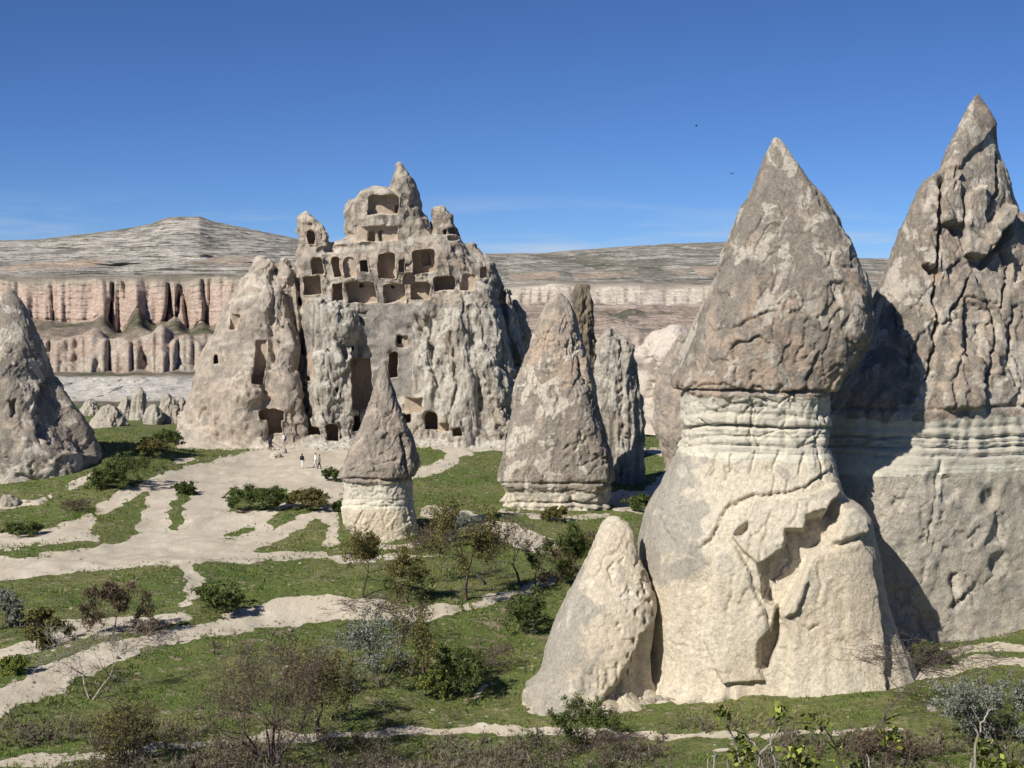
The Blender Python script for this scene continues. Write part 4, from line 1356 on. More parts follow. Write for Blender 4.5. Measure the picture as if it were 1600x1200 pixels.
# castle, in photo pixels at its own distance: x = column, y = depth (towards the back), z = row
DC = 214.0
CS = DC / F
BOD = [
    # left buttress
    ([(272, 730), (284, 672), (292, 630), (301, 590), (319, 540), (345, 495), (368, 455), (384, 425), (396, 406), (402, 401)],
     [(478, 730), (480, 640), (472, 560), (462, 500), (450, 452), (424, 430), (420, 412), (412, 401)], 10, 88, 2.2, 0.7),
    ([(425, 470), (430, 425), (436, 412), (441, 406)], [(470, 470), (462, 430), (452, 412), (446, 406)], 20, 30, 2, 0.6),
    # front lobe of the left buttress
    ([(350, 730), (352, 660), (356, 620), (364, 590), (372, 575)], [(418, 730), (418, 660), (414, 625), (404, 592), (392, 575)], -62, 32, 2.4, 0.5),
    ([(420, 660), (420, 600), (428, 560), (440, 520), (446, 505)], [(476, 660), (474, 600), (468, 550), (458, 520), (452, 505)], -50, 34, 2.2, 0.6),
    # pale pillar
    ([(478, 730), (476, 650), (474, 560), (474, 500), (480, 470), (500, 462)], [(558, 730), (560, 650), (560, 560), (558, 510), (550, 485), (520, 462)], -26, 52, 2.4, 0.5),
    ([(470, 560), (474, 500), (484, 462), (500, 452)], [(560, 560), (562, 520), (545, 480), (520, 452)], -10, 46, 2.2, 0.6),
    # right buttress
    ([(640, 730), (652, 640), (662, 560), (672, 500), (686, 462), (704, 445)], [(812, 730), (812, 620), (806, 540), (796, 490), (778, 452), (745, 440)], -6, 80, 2.2, 0.6),
    ([(628, 660), (634, 600), (644, 555), (660, 528)], [(690, 660), (690, 590), (684, 550), (672, 528)], -34, 40, 2.2, 0.5),
    ([(690, 730), (694, 640), (700, 560), (706, 500), (712, 470)], [(752, 730), (750, 640), (740, 560), (730, 500), (722, 470)], -56, 42, 2.2, 0.5),
    ([(745, 730), (748, 650), (750, 580), (756, 520)], [(806, 730), (804, 660), (796, 590), (776, 520)], -44, 40, 2.2, 0.5),
    # upper fortress
    ([(466, 500), (466, 460), (469, 420), (478, 392), (500, 378), (545, 370)], [(792, 500), (782, 470), (772, 435), (756, 405), (738, 388), (716, 372)], 30, 74, 3.2, 0.4),
    # towers
    ([(462, 450), (464, 400), (465, 372), (467, 346), (473, 335), (478, 330)], [(530, 450), (522, 400), (516, 378), (508, 360), (496, 344), (483, 330)], 0, 42, 2.3, 0.6),
    ([(538, 400), (540, 360), (544, 336), (550, 316), (562, 300), (580, 292)], [(690, 400), (676, 372), (664, 345), (656, 325), (648, 305), (628, 292)], 22, 60, 2.3, 0.5),
    ([(606, 330), (610, 300), (612, 284), (618, 268), (622, 256), (624, 253)], [(660, 340), (656, 318), (651, 298), (645, 278), (637, 264), (632, 253)], 8, 30, 2.2, 0.6),
    ([(664, 410), (670, 380), (672, 350), (675, 330), (680, 323)], [(748, 410), (732, 388), (718, 370), (712, 352), (707, 336), (697, 323)], 10, 40, 2.4, 0.5),
    ([(716, 420), (720, 392), (726, 382), (734, 380)], [(782, 440), (770, 412), (756, 396), (742, 380)], 20, 40, 2.3, 0.5),
    # outer right shoulder
    ([(770, 560), (775, 500), (780, 462), (786, 450)], [(816, 560), (806, 500), (800, 470), (792, 450)], 26, 36, 2.2, 0.5),
]

def castle_solid(x, y, z):
    x, y, z = (np.asarray(q, np.float32) for q in (x, y, z))
    y0_ = y
    y = y - np.float32(0.16) * np.clip(690 - z, 0, 330)
    f = np.full(x.shape, 60.0, np.float32)
    xa, xb = x.min(), x.max()
    for L, R, cy, b, sup, tp in BOD:
        lx, rx = min(q[0] for q in L), max(q[0] for q in R)
        if lx > xb + 14 or rx < xa - 14:
            continue
        m = (x > lx - 14) & (x < rx + 14) & (z > L[-1][1] - 14 if L[-1][1] < L[0][1] else z > L[0][1] - 14)
        if not m.any():
            continue
        f[m] = smin(f[m], prof(x[m], y[m], z[m], L, R, cy, b, sup, tp), 2.5)
    # recessed middle wall, leaning back
    fr = 18 - (z - 470) * 0.10 + 0.0022 * (x - 600) ** 2 * 0 - 8 * np.exp(-((z - 530) / 60) ** 2)
    wall = np.maximum.reduce([np.abs(x - 600) - 95, fr - y, y - 95, 455 - z, z - 735])
    f = smin(f, wall, 6.0)
    # rubble skirt at the foot
    sk = np.maximum.reduce([(662 - z) + (np.abs(y - 10) * 0.55 - 22), np.abs(x - 540) - 262])
    f = smin(f, np.where(z > 600, sk, 60), 8.0)
    return f

# openings: name, x0, x1, y0 (top), y1, depth, corner radius (large = arch)
CAVES = [
    ('eroded_hollow', 628, 650, 426, 446, 9, 8),
    ('window_opening', 481, 491.5, 361, 383, 30, 3), ('carved_niche', 485, 507, 400, 430, 14, 8), ('cave_mouth', 472, 504, 430, 462, 34, 7),
    ('carved_niche', 520, 532, 401, 434, 14, 5), ('carved_niche', 536, 555, 401, 434, 6, 9), ('window_opening', 563, 576, 405, 424, 30, 4),
    ('carved_room', 588, 620, 395, 436, 18, 6), ('carved_niche', 622, 632, 406, 425, 8, 4), ('carved_room', 643, 683, 389, 427, 20, 9),
    ('doorway', 659, 672, 393, 414, 60, 4), ('carved_room', 519, 536, 441, 472, 16, 3), ('carved_room', 540, 589, 440, 474, 17, 3),
    ('carved_room', 597, 636, 442, 473, 15, 3), ('cave_mouth', 641, 674, 440, 470, 26, 9), ('carved_niche', 676, 712, 429, 455, 20, 9),
    ('carved_niche', 718, 744, 426, 455, 13, 8), ('window_opening', 751, 761, 418, 434, 9, 5),
    ('carved_room', 572, 625, 303, 336, 15, 12), ('doorway', 615.5, 623, 321, 334, 34, 2), ('window_opening', 581, 586, 318, 326, 24, 2.5),
    ('window_opening', 603, 608, 314, 323, 24, 2.5), ('carved_room', 552, 622, 352, 378, 10, 6), ('carved_niche', 575, 585, 361, 377, 20, 4), ('carved_niche', 591, 597, 360, 376, 18, 3),
    ('carved_niche', 693, 700, 357, 368, 12, 3), ('carved_niche', 702, 712, 356, 366, 10, 3), ('carved_niche', 700, 714, 370, 377, 8, 2),
    ('carved_niche', 618, 640, 524, 544, 7, 2), ('window_opening', 621, 628.5, 525, 536, 26, 1.5), ('doorway', 607, 622, 549, 591, 50, 5),
    ('carved_room', 547, 584, 558, 642, 22, 2), ('doorway', 551, 566, 609, 629, 46, 4), ('doorway', 551, 562, 648, 674, 50, 3),
    ('carved_room', 626, 661, 620, 645, 12, 2), ('cave_mouth', 629, 644, 646, 661, 40, 2), ('cave_mouth', 661, 685, 643, 672, 40, 10),
    ('doorway', 416, 443, 654, 678, 50, 2), ('cave_mouth', 481, 500, 667, 680, 36, 6), ('cave_mouth', 507, 531, 661, 690, 40, 8),
    ('carved_niche', 359, 372, 492, 514, 5, 6), ('window_opening', 335, 341.5, 555, 570, 30, 3), ('carved_room', 397, 416, 530, 602, 15, 5),
    ('carved_niche', 481, 489, 549, 592, 6, 4), ('window_opening', 479, 484, 586, 595, 20, 1), ('window_opening', 549, 554, 541, 549, 20, 2),
    ('window_opening', 561, 567, 443, 448, 34, 1), ('window_opening', 612, 617, 445, 450, 32, 1), ('window_opening', 524, 528, 606, 613, 18, 2), ('carved_niche', 683, 702, 660, 676, 14, 7),
    ('carved_niche', 706, 722, 668, 682, 14, 7), ('cave_mouth', 404, 446, 640, 656, 20, 3),
]

def build_castle():
    s = 1.75
    x0, x1, y0, y1, z0, z1 = 256, 836, -130, 78, 245, 716
    nx, ny, nz = int((x1 - x0) / s), int((y1 - y0) / s), int((z1 - z0) / s)
    st = 4
    nx, ny, nz = (nx // st) * st + 1, (ny // st) * st + 1, (nz // st) * st + 1
    ax = x0 + s * np.arange(nx); ay = y0 + s * np.arange(ny); az = z0 + s * np.arange(nz)
    # front depth behind each opening
    caves = []
    for nm, a, b, c, d, dp, rr in CAVES:
        if b - a > 20:
            a, b = a + 1.8, b - 1.8
        if d - c > 24:
            c, d = c + 1.5, d - 1.0
        ys = np.linspace(-128, 120, 500)
        fr = []
        for fx in (0.25, 0.5, 0.75):
            v = castle_solid(np.full(500, a + (b - a) * fx), ys, np.full(500, (c + d) / 2))
            k = np.argmax(v < 0)
            fr.append(ys[k] if v[k] < 0 else 60)
        caves.append((nm, a, b, c, d, float(np.median(fr)) + (dp * 1.7 if dp < 24 else min(dp * 1.1, 44)), rr, float(np.median(fr))))
    def cave_f(cv, x, y, z):
        nm, a, b, c, d, back, rr, fr = cv
        h1, h2 = ((a * 7.31 + c * 3.17) % 1.0) - 0.5, ((b * 5.77 + d * 9.13) % 1.0) - 0.5
        x = x + h1 * 0.26 * (z - (c + d) / 2)
        z = z + h2 * 0.22 * (x - (a + b) / 2) + 3.0 * h1 * ((x - (a + b) / 2) / max(b - a, 6)) ** 2 * 4
        hx, hz = (b - a) / 2, (d - c) / 2
        rr = rr * 0.65
        qx = np.abs(x - (a + b) / 2) - hx + rr
        # arches: round the upper corners only
        zc = z - (c + d) / 2
        qz = np.where(zc < 0, -zc, zc) - hz + rr
        k2 = np.hypot(np.maximum(qx, 0), np.maximum(qz, 0)) + np.minimum(np.maximum(qx, qz), 0) - rr
        kb = np.maximum(np.abs(x - (a + b) / 2) - hx, np.abs(zc) - hz)
        k2 = np.where(zc < 0, k2, kb)
        return np.maximum(k2, np.maximum(y - back, fr - 45 - y))
    def cwarp(x, y, z):
        q = np.stack([x, y * 0.5, z], -1).astype(np.float32)
        a = q * np.float32(0.055)
        b = q * np.float32(0.16)
        return x + 2.2 * pn(a, 231) + 0.4 * pn(b, 232), y, z + 2.0 * pn(a, 233) + 0.4 * pn(b, 234)
    def warp(x, y, z):
        q = np.stack([x, y, z], -1).astype(np.float32)
        big = q * np.float32(0.020)
        wxx = x + 7 * pn(big, 201) + 2.2 * pn(q * np.float32(0.075), 204)
        wyy = y + 9 * pn(big, 202) + 3.0 * pn(q * np.float32(0.075), 205)
        wzz = z + 4 * pn(big, 203)
        return wxx, wyy, wzz
    def full(x, y, z):
        wxx, wyy, wzz = warp(x, y, z)
        f = castle_solid(wxx, wyy, wzz)
        # clefts between the masses
        for pts, dp, wd in CLEFTS:
            d, _ = seg_dist(x + 2.5 * 0, z, pts)
            f = f + dp * np.exp(-(d / wd) ** 2) * sst(70, 20, y)
        for cv in caves:
            m = (x > cv[1] - 10) & (x < cv[2] + 10) & (z > cv[3] - 10) & (z < cv[4] + 10)
            if m.any():
                f[m] = np.maximum(f[m], -cave_f(cv, *cwarp(x[m], y[m], z[m])))
        return f
    CLEFTS = [([(466, 440), (470, 480), (474, 540), (475, 590)], 10, 4), ([(424, 425), (428, 470), (424, 520), (430, 570)], 7, 4),
              ([(560, 540), (562, 600), (560, 650)], 6, 4), ([(672, 500), (676, 560), (690, 620)], 6, 3.5), ([(705, 520), (716, 600), (700, 660)], 6, 3.5),
              ([(736, 480), (744, 560), (752, 640)], 7, 4), ([(782, 430), (784, 480), (796, 530), (806, 570)], 14, 6), ([(640, 470), (655, 500), (668, 520)], 5, 4),
              ([(540, 372), (560, 352)], 4, 4), ([(606, 292), (640, 320), (662, 340)], 5, 4), ([(500, 392), (540, 386), (580, 384)], 6, 4), ([(510, 470), (525, 520), (540, 560)], 5, 4)]
    f = np.full((nx, ny, nz), 50.0, np.float32)
    cx, cy, cz = ax[::st], ay[::st], az[::st]
    X, Y, Z = np.meshgrid(cx, cy, cz, indexing='ij')
    fcoarse = full(X.ravel(), Y.ravel(), Z.ravel()).reshape(X.shape).astype(np.float32)
    near = np.abs(fcoarse) < st * s * 2.1
    blk = np.zeros((len(cx) - 1, len(cy) - 1, len(cz) - 1), bool)
    for dx in (0, 1):
        for dy in (0, 1):
            for dz in (0, 1):
                blk |= near[dx:len(cx) - 1 + dx, dy:len(cy) - 1 + dy, dz:len(cz) - 1 + dz]
    for cv in caves:      # small openings may slip through the coarse test
        i0, i1 = np.searchsorted(cx, [cv[1] - 8, cv[2] + 8]); j0, j1 = np.searchsorted(cy, [cv[7] - 24, cv[5] + 10]); k0, k1 = np.searchsorted(cz, [cv[3] - 8, cv[4] + 8])
        blk[max(i0 - 1, 0):i1, max(j0 - 1, 0):j1, max(k0 - 1, 0):k1] = True
    fsgn = np.repeat(np.repeat(np.repeat(np.sign(fcoarse[:-1, :-1, :-1]), st, 0), st, 1), st, 2) * 20
    f[:-1, :-1, :-1] = fsgn
    fine = np.zeros((nx, ny, nz), bool)
    fine[:-1, :-1, :-1] = np.repeat(np.repeat(np.repeat(blk, st, 0), st, 1), st, 2)
    for a_ in range(3):
        fine |= np.roll(fine, 1, a_)
    ijk = np.argwhere(fine)
    for q in range(0, len(ijk), 80000):
        t = ijk[q:q + 80000]
        f[t[:, 0], t[:, 1], t[:, 2]] = full(ax[t[:, 0]], ay[t[:, 1]], az[t[:, 2]])
    V, Q = surface_nets(f, s, (x0, y0, z0))
    # which opening each vertex belongs to
    cid = np.full(len(V), -1)
    for q, cv in enumerate(caves):
        m = np.where((V[:, 0] > cv[1] - 4) & (V[:, 0] < cv[2] + 4) & (V[:, 2] > cv[3] - 4) & (V[:, 2] < cv[4] + 4) & (V[:, 1] < cv[5] + 4))[0]
        if len(m):
            k = cave_f(cv, *cwarp(V[m, 0], V[m, 1], V[m, 2]))
            cid[m[np.abs(k) < 1.0]] = q
    # normals
    n = np.zeros_like(V)
    a_, b_, c_, d_ = (V[Q[:, k]] for k in range(4))
    fn = np.cross(c_ - a_, d_ - b_)
    for k in range(4):
        for ax_ in range(3):
            n[:, ax_] += np.bincount(Q[:, k], fn[:, ax_], len(V))
    n /= np.linalg.norm(n, axis=1, keepdims=True) + 1e-9
    # erosion relief
    q = V.astype(np.float32) / 11.2          # metres
    free = np.where(cid < 0, 1.0, 0.12)
    pale = sst(470, 500, V[:, 0]) * sst(575, 545, V[:, 0]) * sst(455, 475, V[:, 2]) + sst(632, 655, V[:, 0]) * sst(462, 500, V[:, 2])
    pale = np.clip(pale, 0, 1)
    wq = q + 0.5 * np.stack([pn(S3(q, 0.6), 221), pn(S3(q, 0.6), 222), pn(S3(q, 0.6), 223)], -1)
    fa, ed = facets(S3(wq, 0.42, 0.42, 0.17), 224)
    fb, ed2 = facets(S3(wq, 1.1, 1.1, 0.5), 225)
    thin = 0.35 + 0.65 * sst(280, 350, V[:, 2])
    rough_ = 0.35 + 0.65 * sst(-0.2, 0.25, fbm(S3(q, 0.16, 0.16, 0.10), 3, 226))
    smooth_wall = sst(556, 575, V[:, 0]) * sst(650, 630, V[:, 0]) * sst(465, 480, V[:, 2])
    free = free * (1 - 0.6 * smooth_wall) * (1 - 0.45 * sst(430, 400, V[:, 0]))
    d = free * thin * (0.8 * fbm(S3(q, 0.30, 0.30, 0.18), 3, 211) + 3.6 * plates(S3(q, 0.26, 0.26, 0.13), 4, 212, 0.08) + 0.7 * fbm(S3(q, 1.5, 1.5, 0.9), 3, 213, 0.6))
    d += free * thin * rough_ * (7.0 * fa - 2.4 * sst(0.08, 0, ed) + 1.8 * fb - 0.8 * sst(0.08, 0, ed2))
    d += free * pale * (2.6 * (0.45 - ridged(S3(q, 0.42, 0.36, 0.07), 2, 214)) + 1.8 * (0.45 - ridged(S3(q, 1.2, 1.0, 0.10), 2, 219)))
    d += free * thin * sst(470, 440, V[:, 2]) * 2.6 * (plates(S3(q, 0.22, 0.22, 0.7), 4, 215, 0.08))
    d += (cid >= 0) * 0.6 * fbm(S3(q, 1.2), 3, 216)
    # is the mesh normal outwards?
    sgn = 1.0
    ctr = V.mean(0)
    if ((V - ctr) * n).sum() < 0:
        sgn = -1.0
    V = V + n * sgn * d[:, None]
    W = np.stack([(V[:, 0] - 800) * (DC + V[:, 1] * CS) / F, DC + V[:, 1] * CS, H + (HOR - V[:, 2]) * (DC + V[:, 1] * CS) / F], -1)
    root = empty('carved_castle_rock', (float((540 - 800) * CS), DC, 0.0))
    tag(root, 'huge jagged castle-like rock riddled with carved windows, rooms and cave mouths', 'rock')
    Qo = Q if sgn < 0 else Q[:, ::-1]
    # orientation check against world outward direction
    fr = cid[Q]
    fcid = np.where((fr[:, 0] == fr[:, 1]) | (fr[:, 0] == fr[:, 2]), fr[:, 0], np.where(fr[:, 1] == fr[:, 2], fr[:, 1], fr[:, 3]))
    same = ((fr == fcid[:, None]).sum(1) >= 3) & (fcid >= 0)
    fcid = np.where(same, fcid, -1)
    fp = pale[Q].mean(1)
    fcx, fcz = V[Q][:, :, 0].mean(1), V[Q][:, :, 2].mean(1)
    at = {'fresh': np.clip(0.8 * sst(0.45, 0.85, -n[:, 2] * sgn), 0, 1), 'lichen': np.clip(0.25 * fbm(S3(q, 0.1), 3, 217), -1, 1)}
    body = fcid < 0
    # the far side, buried in the hill-side, is left out
    keep = ~((V[Q][:, :, 1].mean(1) > 52) & (n[Q][:, :, 1].mean(1) * sgn > 0.2))
    jit = 8 * pn((V[Q].mean(1) * 0.03).astype(np.float32), 218)
    ispale = body & (fp > 0.5)
    tower = body & ~ispale & (fcx < 530 + jit) & (fcz < 442) & (fcx > 455)
    peak = body & ~ispale & (fcz < 384 + jit) & ~tower & (fcx < 668)
    left = body & ~ispale & ~tower & ~peak & (fcx < 474)
    rest = body & ~(ispale | tower | peak | left)
    for nm, sel, mt in (('fluted_buttress', ispale, M['castle_pale']), ('tower', tower, M['castle_tan']), ('summit', peak, M['castle']),
                        ('buttress', left, M['castle_tan']), ('carved_facade', rest & (fcz < 476), M['castle']), ('rock_wall', rest & (fcz >= 476), M['castle_grey'])):
        sub_mesh(nm, W, Qo, sel & keep, mt, root, at, smooth=False)
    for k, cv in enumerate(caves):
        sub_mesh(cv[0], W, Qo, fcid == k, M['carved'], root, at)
build_castle()

# ------------------------------------------------------------------ plants
def leaf_mat(name, c1, c2, c3):
    t = NT(name)
    a = t.attr('tone')
    col = t.mix(t.rng(a, 0.0, 0.55, 0, 1, False), c1, c2)
    col = t.mix(t.rng(a, 0.6, 1.0, 0, 1, False), col, c3)
    t.color(col)
    t.bsdf.inputs['Roughness'].default_value = 0.65
    t.bsdf.inputs['Specular IOR Level'].default_value = 0.25
    return t.m

def bark_mat(name, c1, c2):
    t = NT(name)
    n = t.noise(9.0, 5, 0.7, vec=t.scaled(1, 1, 0.3))
    t.color(t.mix(t.rng(n, 0.35, 0.65), c1, c2))
    t.bump([(n, 0.03)])
    return t.m

M['leaf_olive'] = leaf_mat('olive_leaves', (0.072, 0.068, 0.020), (0.135, 0.122, 0.036), (0.21, 0.18, 0.062))
M['leaf_green'] = leaf_mat('green_leaves', (0.040, 0.060, 0.015), (0.075, 0.105, 0.025), (0.13, 0.155, 0.042))
M['leaf_bud'] = leaf_mat('budding_leaves', (0.085, 0.060, 0.040), (0.135, 0.098, 0.062), (0.19, 0.155, 0.065))
M['leaf_silver'] = leaf_mat('silver_leaves', (0.11, 0.12, 0.095), (0.19, 0.205, 0.165), (0.29, 0.31, 0.25))
M['leaf_fresh'] = leaf_mat('fresh_leaves', (0.045, 0.06, 0.015), (0.16, 0.19, 0.035), (0.33, 0.36, 0.07))
M['bark'] = bark_mat('dark_bark', (0.045, 0.036, 0.028), (0.105, 0.086, 0.068))
M['bark_purple'] = bark_mat('purple_bark', (0.075, 0.058, 0.055), (0.14, 0.112, 0.105))
M['bark_pale'] = bark_mat('pale_bark', (0.24, 0.21, 0.175), (0.42, 0.385, 0.33))
M['bark_brown'] = bark_mat('brown_bark', (0.075, 0.05, 0.038), (0.15, 0.105, 0.08))

def tubes(segs, sides=3):
    """(p0, p1, r0, r1) rows -> vertices and quads"""
    s_ = np.array([np.concatenate([a, b, [c, d]]) for a, b, c, d in segs])
    p0, p1, r0, r1 = s_[:, :3], s_[:, 3:6], s_[:, 6], s_[:, 7]
    d = p1 - p0
    d /= np.linalg.norm(d, axis=1, keepdims=True) + 1e-9
    ref = np.where(np.abs(d[:, 2:3]) > 0.9, np.array([[1.0, 0, 0]]), np.array([[0, 0, 1.0]]))
    u = np.cross(d, ref)
    u /= np.linalg.norm(u, axis=1, keepdims=True) + 1e-9
    v = np.cross(d, u)
    n = len(s_)
    ang = np.arange(sides) * 2 * pi / sides
    ring = np.cos(ang)[None, :, None] * u[:, None] + np.sin(ang)[None, :, None] * v[:, None]
    V = np.concatenate([p0[:, None] + ring * r0[:, None, None], p1[:, None] + ring * r1[:, None, None]], 1)
    base = np.arange(n)[:, None, None] * 2 * sides
    k = np.arange(sides)
    k2 = (k + 1) % sides
    q = np.stack([k, k2, k2 + sides, k + sides], -1)[None]
    return V.reshape(-1, 3), (base + q).reshape(-1, 4)

def leaf_cards(pts, size, rng, up=0.35, asp=0.55, tri=False):
    """small bent leaves: four-cornered, turned every way"""
    n = len(pts)
    d = rng.normal(size=(n, 3)); d[:, 2] += up
    d /= np.linalg.norm(d, axis=1, keepdims=True)
    e = rng.normal(size=(n, 3))
    e -= (e * d).sum(1, keepdims=True) * d
    e /= np.linalg.norm(e, axis=1, keepdims=True)
    s_ = size * rng.uniform(0.6, 1.35, n)[:, None]
    if tri:
        V = np.stack([pts - e * s_ * asp * 0.5, pts + e * s_ * asp * 0.5, pts + d * s_ * 1.05], 1).reshape(-1, 3)
        return V, np.arange(n * 3).reshape(n, 3)
    V = np.stack([pts, pts + d * s_ * 0.5 + e * s_ * asp * 0.5, pts + d * s_ + np.cross(d, e) * s_ * 0.15, pts + d * s_ * 0.5 - e * s_ * asp * 0.5], 1).reshape(-1, 3)
    return V, np.arange(n * 4).reshape(n, 4)

def grow(rng, stems, levels, spread, trunk, kids=(2, 3), wob_=0.16, lean=0.25, up=0.15):
    segs, tips = [], []
    def br(p, d, L, r, lev):
        n = 3 if lev > 1 else (2 if lev == 1 else 1)
        for k in range(n):
            d2 = d + rng.normal(size=3) * wob_
            d2[2] += up * 0.3
            d2 /= np.linalg.norm(d2)
            q = p + d2 * L / n
            r2 = r * (1 - 0.28 / n * (k + 1) / 1.0)
            segs.append((p, q, r, r2))
            if lev <= 1:
                tips.append(p + (q - p) * rng.uniform(0.2, 1.0))
            if lev > 0 and k > 0 and rng.random() < 0.55 and lev <= levels - 1:
                dd = d2 + rng.normal(size=3) * spread * 1.2
                dd /= np.linalg.norm(dd)
                br(q, dd, L * rng.uniform(0.45, 0.7), r2 * 0.55, lev - 1)
            p, d, r = q, d2, r2
        if lev > 0:
            for k in range(rng.integers(kids[0], kids[1] + 1)):
                dd = d + rng.normal(size=3) * spread
                dd[2] += up
                dd /= np.linalg.norm(dd)
                br(p, dd, L * rng.uniform(0.62, 0.86), r * 0.68, lev - 1)
        else:
            tips.append(p)
    for k in range(stems):
        a = rng.uniform(0, 2 * pi)
        d = np.array([cos(a) * lean * (1 if stems > 1 else 0.35), sin(a) * lean * (1 if stems > 1 else 0.35), 1.0])
        d /= np.linalg.norm(d)
        br(np.array([cos(a), sin(a), 0]) * (0.04 if stems > 1 else 0), d, trunk if stems == 1 else 0.8, 0.05 if stems == 1 else 0.028, levels)
    return segs, np.array(tips)

STY = {
    # stems, levels, spread, trunk length, kids, leaves per tip, leaf size, leaf material, bark, branch radius factor
    'olive': (1, 5, 0.72, 0.36, (2, 3), 11.0, 0.13, 'leaf_olive', 'bark', 1.0),
    'bud': (1, 5, 0.65, 0.32, (2, 3), 5.0, 0.10, 'leaf_bud', 'bark_purple', 0.9),
    'bare': (1, 5, 0.60, 0.34, (3, 3), 0.3, 0.10, 'leaf_bud', 'bark_purple', 1.0),
    'bare_pale': (2, 5, 0.7, 0.4, (2, 3), 0.1, 0.10, 'leaf_bud', 'bark_pale', 1.4),
    'shrub_green': (7, 3, 0.7, 0.5, (2, 3), 18.0, 0.13, 'leaf_green', 'bark', 0.7),
    'shrub_olive': (7, 3, 0.7, 0.5, (2, 3), 14.0, 0.12, 'leaf_olive', 'bark', 0.7),
    'shrub_silver': (8, 3, 0.7, 0.5, (2, 3), 22.0, 0.12, 'leaf_silver', 'bark_purple', 0.7),
    'shrub_bud': (8, 4, 0.6, 0.5, (2, 3), 2.6, 0.10, 'leaf_bud', 'bark_purple', 1.2),
    'brush': (12, 3, 0.75, 0.5, (2, 3), 2.0, 0.09, 'leaf_bud', 'bark_purple', 0.7),
}

def plant(label, px, py, wpx, hpx, style, seed, group, name=None, cat=None, leaf=1.0, trunk=None, size=1.0, levels=None, mat=None):
    base = on_ground(px, py)
    D = base[1]
    Wd, Ht = wpx * D / F, hpx * D / F
    if STY[style][0] < 3:
        Wd, Ht = Wd * 1.2, Ht * 1.08
    stems, lev, spread, tr, kids, lpt, ls, lm, bm, rf = STY[style]
    rng = np.random.default_rng(seed)
    segs, tips = grow(rng, stems, levels or lev, spread, trunk or tr, kids, lean=0.25 if stems == 1 else 0.75)
    allp = np.array([b for a, b, c, d in segs])
    zx = np.percentile(allp[:, 2], 98)
    w2 = max(np.percentile(np.hypot(allp[:, 0] - np.median(allp[:, 0]), allp[:, 1] - np.median(allp[:, 1])), 80), 0.05)
    sc = np.array([Wd / (2 * w2), Wd / (2 * w2), Ht / zx])
    k = Ht * 1.0
    segs = [(a * sc, b * sc, max(c * Ht * rf * 0.46, 0.009), max(d * Ht * rf * 0.46, 0.009)) for a, b, c, d in segs]
    tips = tips * sc
    root = empty(name or ('shrub' if stems > 1 else 'tree'), base)
    tag(root, label, cat or ('shrub' if stems > 1 else 'tree'), group)
    off = np.array(base) - np.array([0, 0, 0.08])
    V, Q = tubes(segs, 3)
    mesh_from('trunk' if stems == 1 else 'stems', V + off, Q, M[bm], root)
    nl = int(len(tips) * lpt * leaf * 0.75)
    if nl > 3:
        gate = np.argsort(fbm((tips / max(Wd, Ht) * 5.0).astype(np.float32) + seed * 3.1, 2, 700))[int(len(tips) * 0.32):]
        idx = rng.choice(gate, nl)
        sz = ls * size * (0.6 + 0.4 * D / 100)
        pts = tips[idx] + rng.normal(size=(nl, 3)) * np.array([Wd, Wd, Ht]) * 0.03
        pts[:, 2] = np.maximum(pts[:, 2], 0.02)
        V, Q = leaf_cards(pts, sz, rng, asp=0.7, tri=True)
        # one sprig, one tone
        tone = np.clip(rng.random(len(tips))[idx] * 0.6 + rng.random(nl) * 0.5 - 0.05, 0, 1).repeat(3)
        mesh_from('crown', V + off, Q, M[mat or lm], root, smooth=False, attrs={'tone': tone})
    return root

GT = 'trees in the middle of the valley'
GS = 'shrubs on the valley floor'
plant('leafy olive-green tree with dark forked trunk standing beside the pale bank', 567, 934, 104, 92, 'olive', 1, GT)
plant('largest olive-brown tree in the row below the small capped chimney', 729, 938, 100, 138, 'olive', 2, GT, leaf=0.9)
plant('short tree with purplish twigs just left of the row of small trees', 757, 915, 70, 85, 'bud', 3, GT)
plant('leafless purple-grey tree with upswept twigs in the row of small trees', 810, 918, 68, 108, 'bare', 4, GT)
plant('low budding tree next to the leafless purple-grey one', 838, 919, 50, 66, 'bud', 5, GT, leaf=1.3)
plant('green tree last in the row, closest to the pale spur', 868, 909, 62, 80, 'olive', 6, GT, mat='leaf_green')
plant('round green shrub between the tree row and the pale spur', 905, 895, 70, 56, 'shrub_olive', 7, GS)
plant('purple-brown twiggy shrub behind the tree row near the pale spur', 925, 862, 60, 34, 'brush', 8, GS)
plant('silver-grey shrub at the shaded foot of the small capped chimney', 722, 848, 76, 44, 'shrub_silver', 9, GS)
plant('tall thin tree with bare straight trunk and sparse leaves on the grassy slope', 663, 1088, 92, 166, 'olive', 10, GT, leaf=0.35, trunk=1.5)
plant('wide silver-grey shrub left of the tall thin tree', 596, 1072, 128, 108, 'shrub_silver', 11, GS)
plant('dark green shrub in the shade right of the tall thin tree', 712, 1086, 82, 70, 'shrub_green', 12, GS)
plant('yellow-green low shrub at the foot of the tall thin tree', 680, 1092, 44, 44, 'shrub_olive', 13, GS, mat='leaf_fresh', leaf=0.6)
plant('dry grey brush on the slope right of the tall thin tree', 762, 1045, 70, 40, 'brush', 14, GS)
plant('green bush alone on the grass left of the pale spur', 822, 990, 66, 64, 'shrub_green', 15, GS, leaf=0.7)
plant('leafless grey thicket behind the wide silver-grey shrub', 575, 1000, 90, 66, 'bare', 16, GS, cat='shrub', name='shrub')
plant('very large budding brown shrub at the lower edge of the slope', 425, 1198, 225, 192, 'shrub_bud', 17, GS, leaf=1.7)
plant('brown and olive shrub merging into the very large brown one', 500, 1160, 110, 130, 'olive', 18, GT, leaf=0.5)
plant('bare pale-barked tree beside the near end of the pale bank', 142, 1094, 116, 104, 'bare_pale', 19, GT, name='tree', cat='tree')
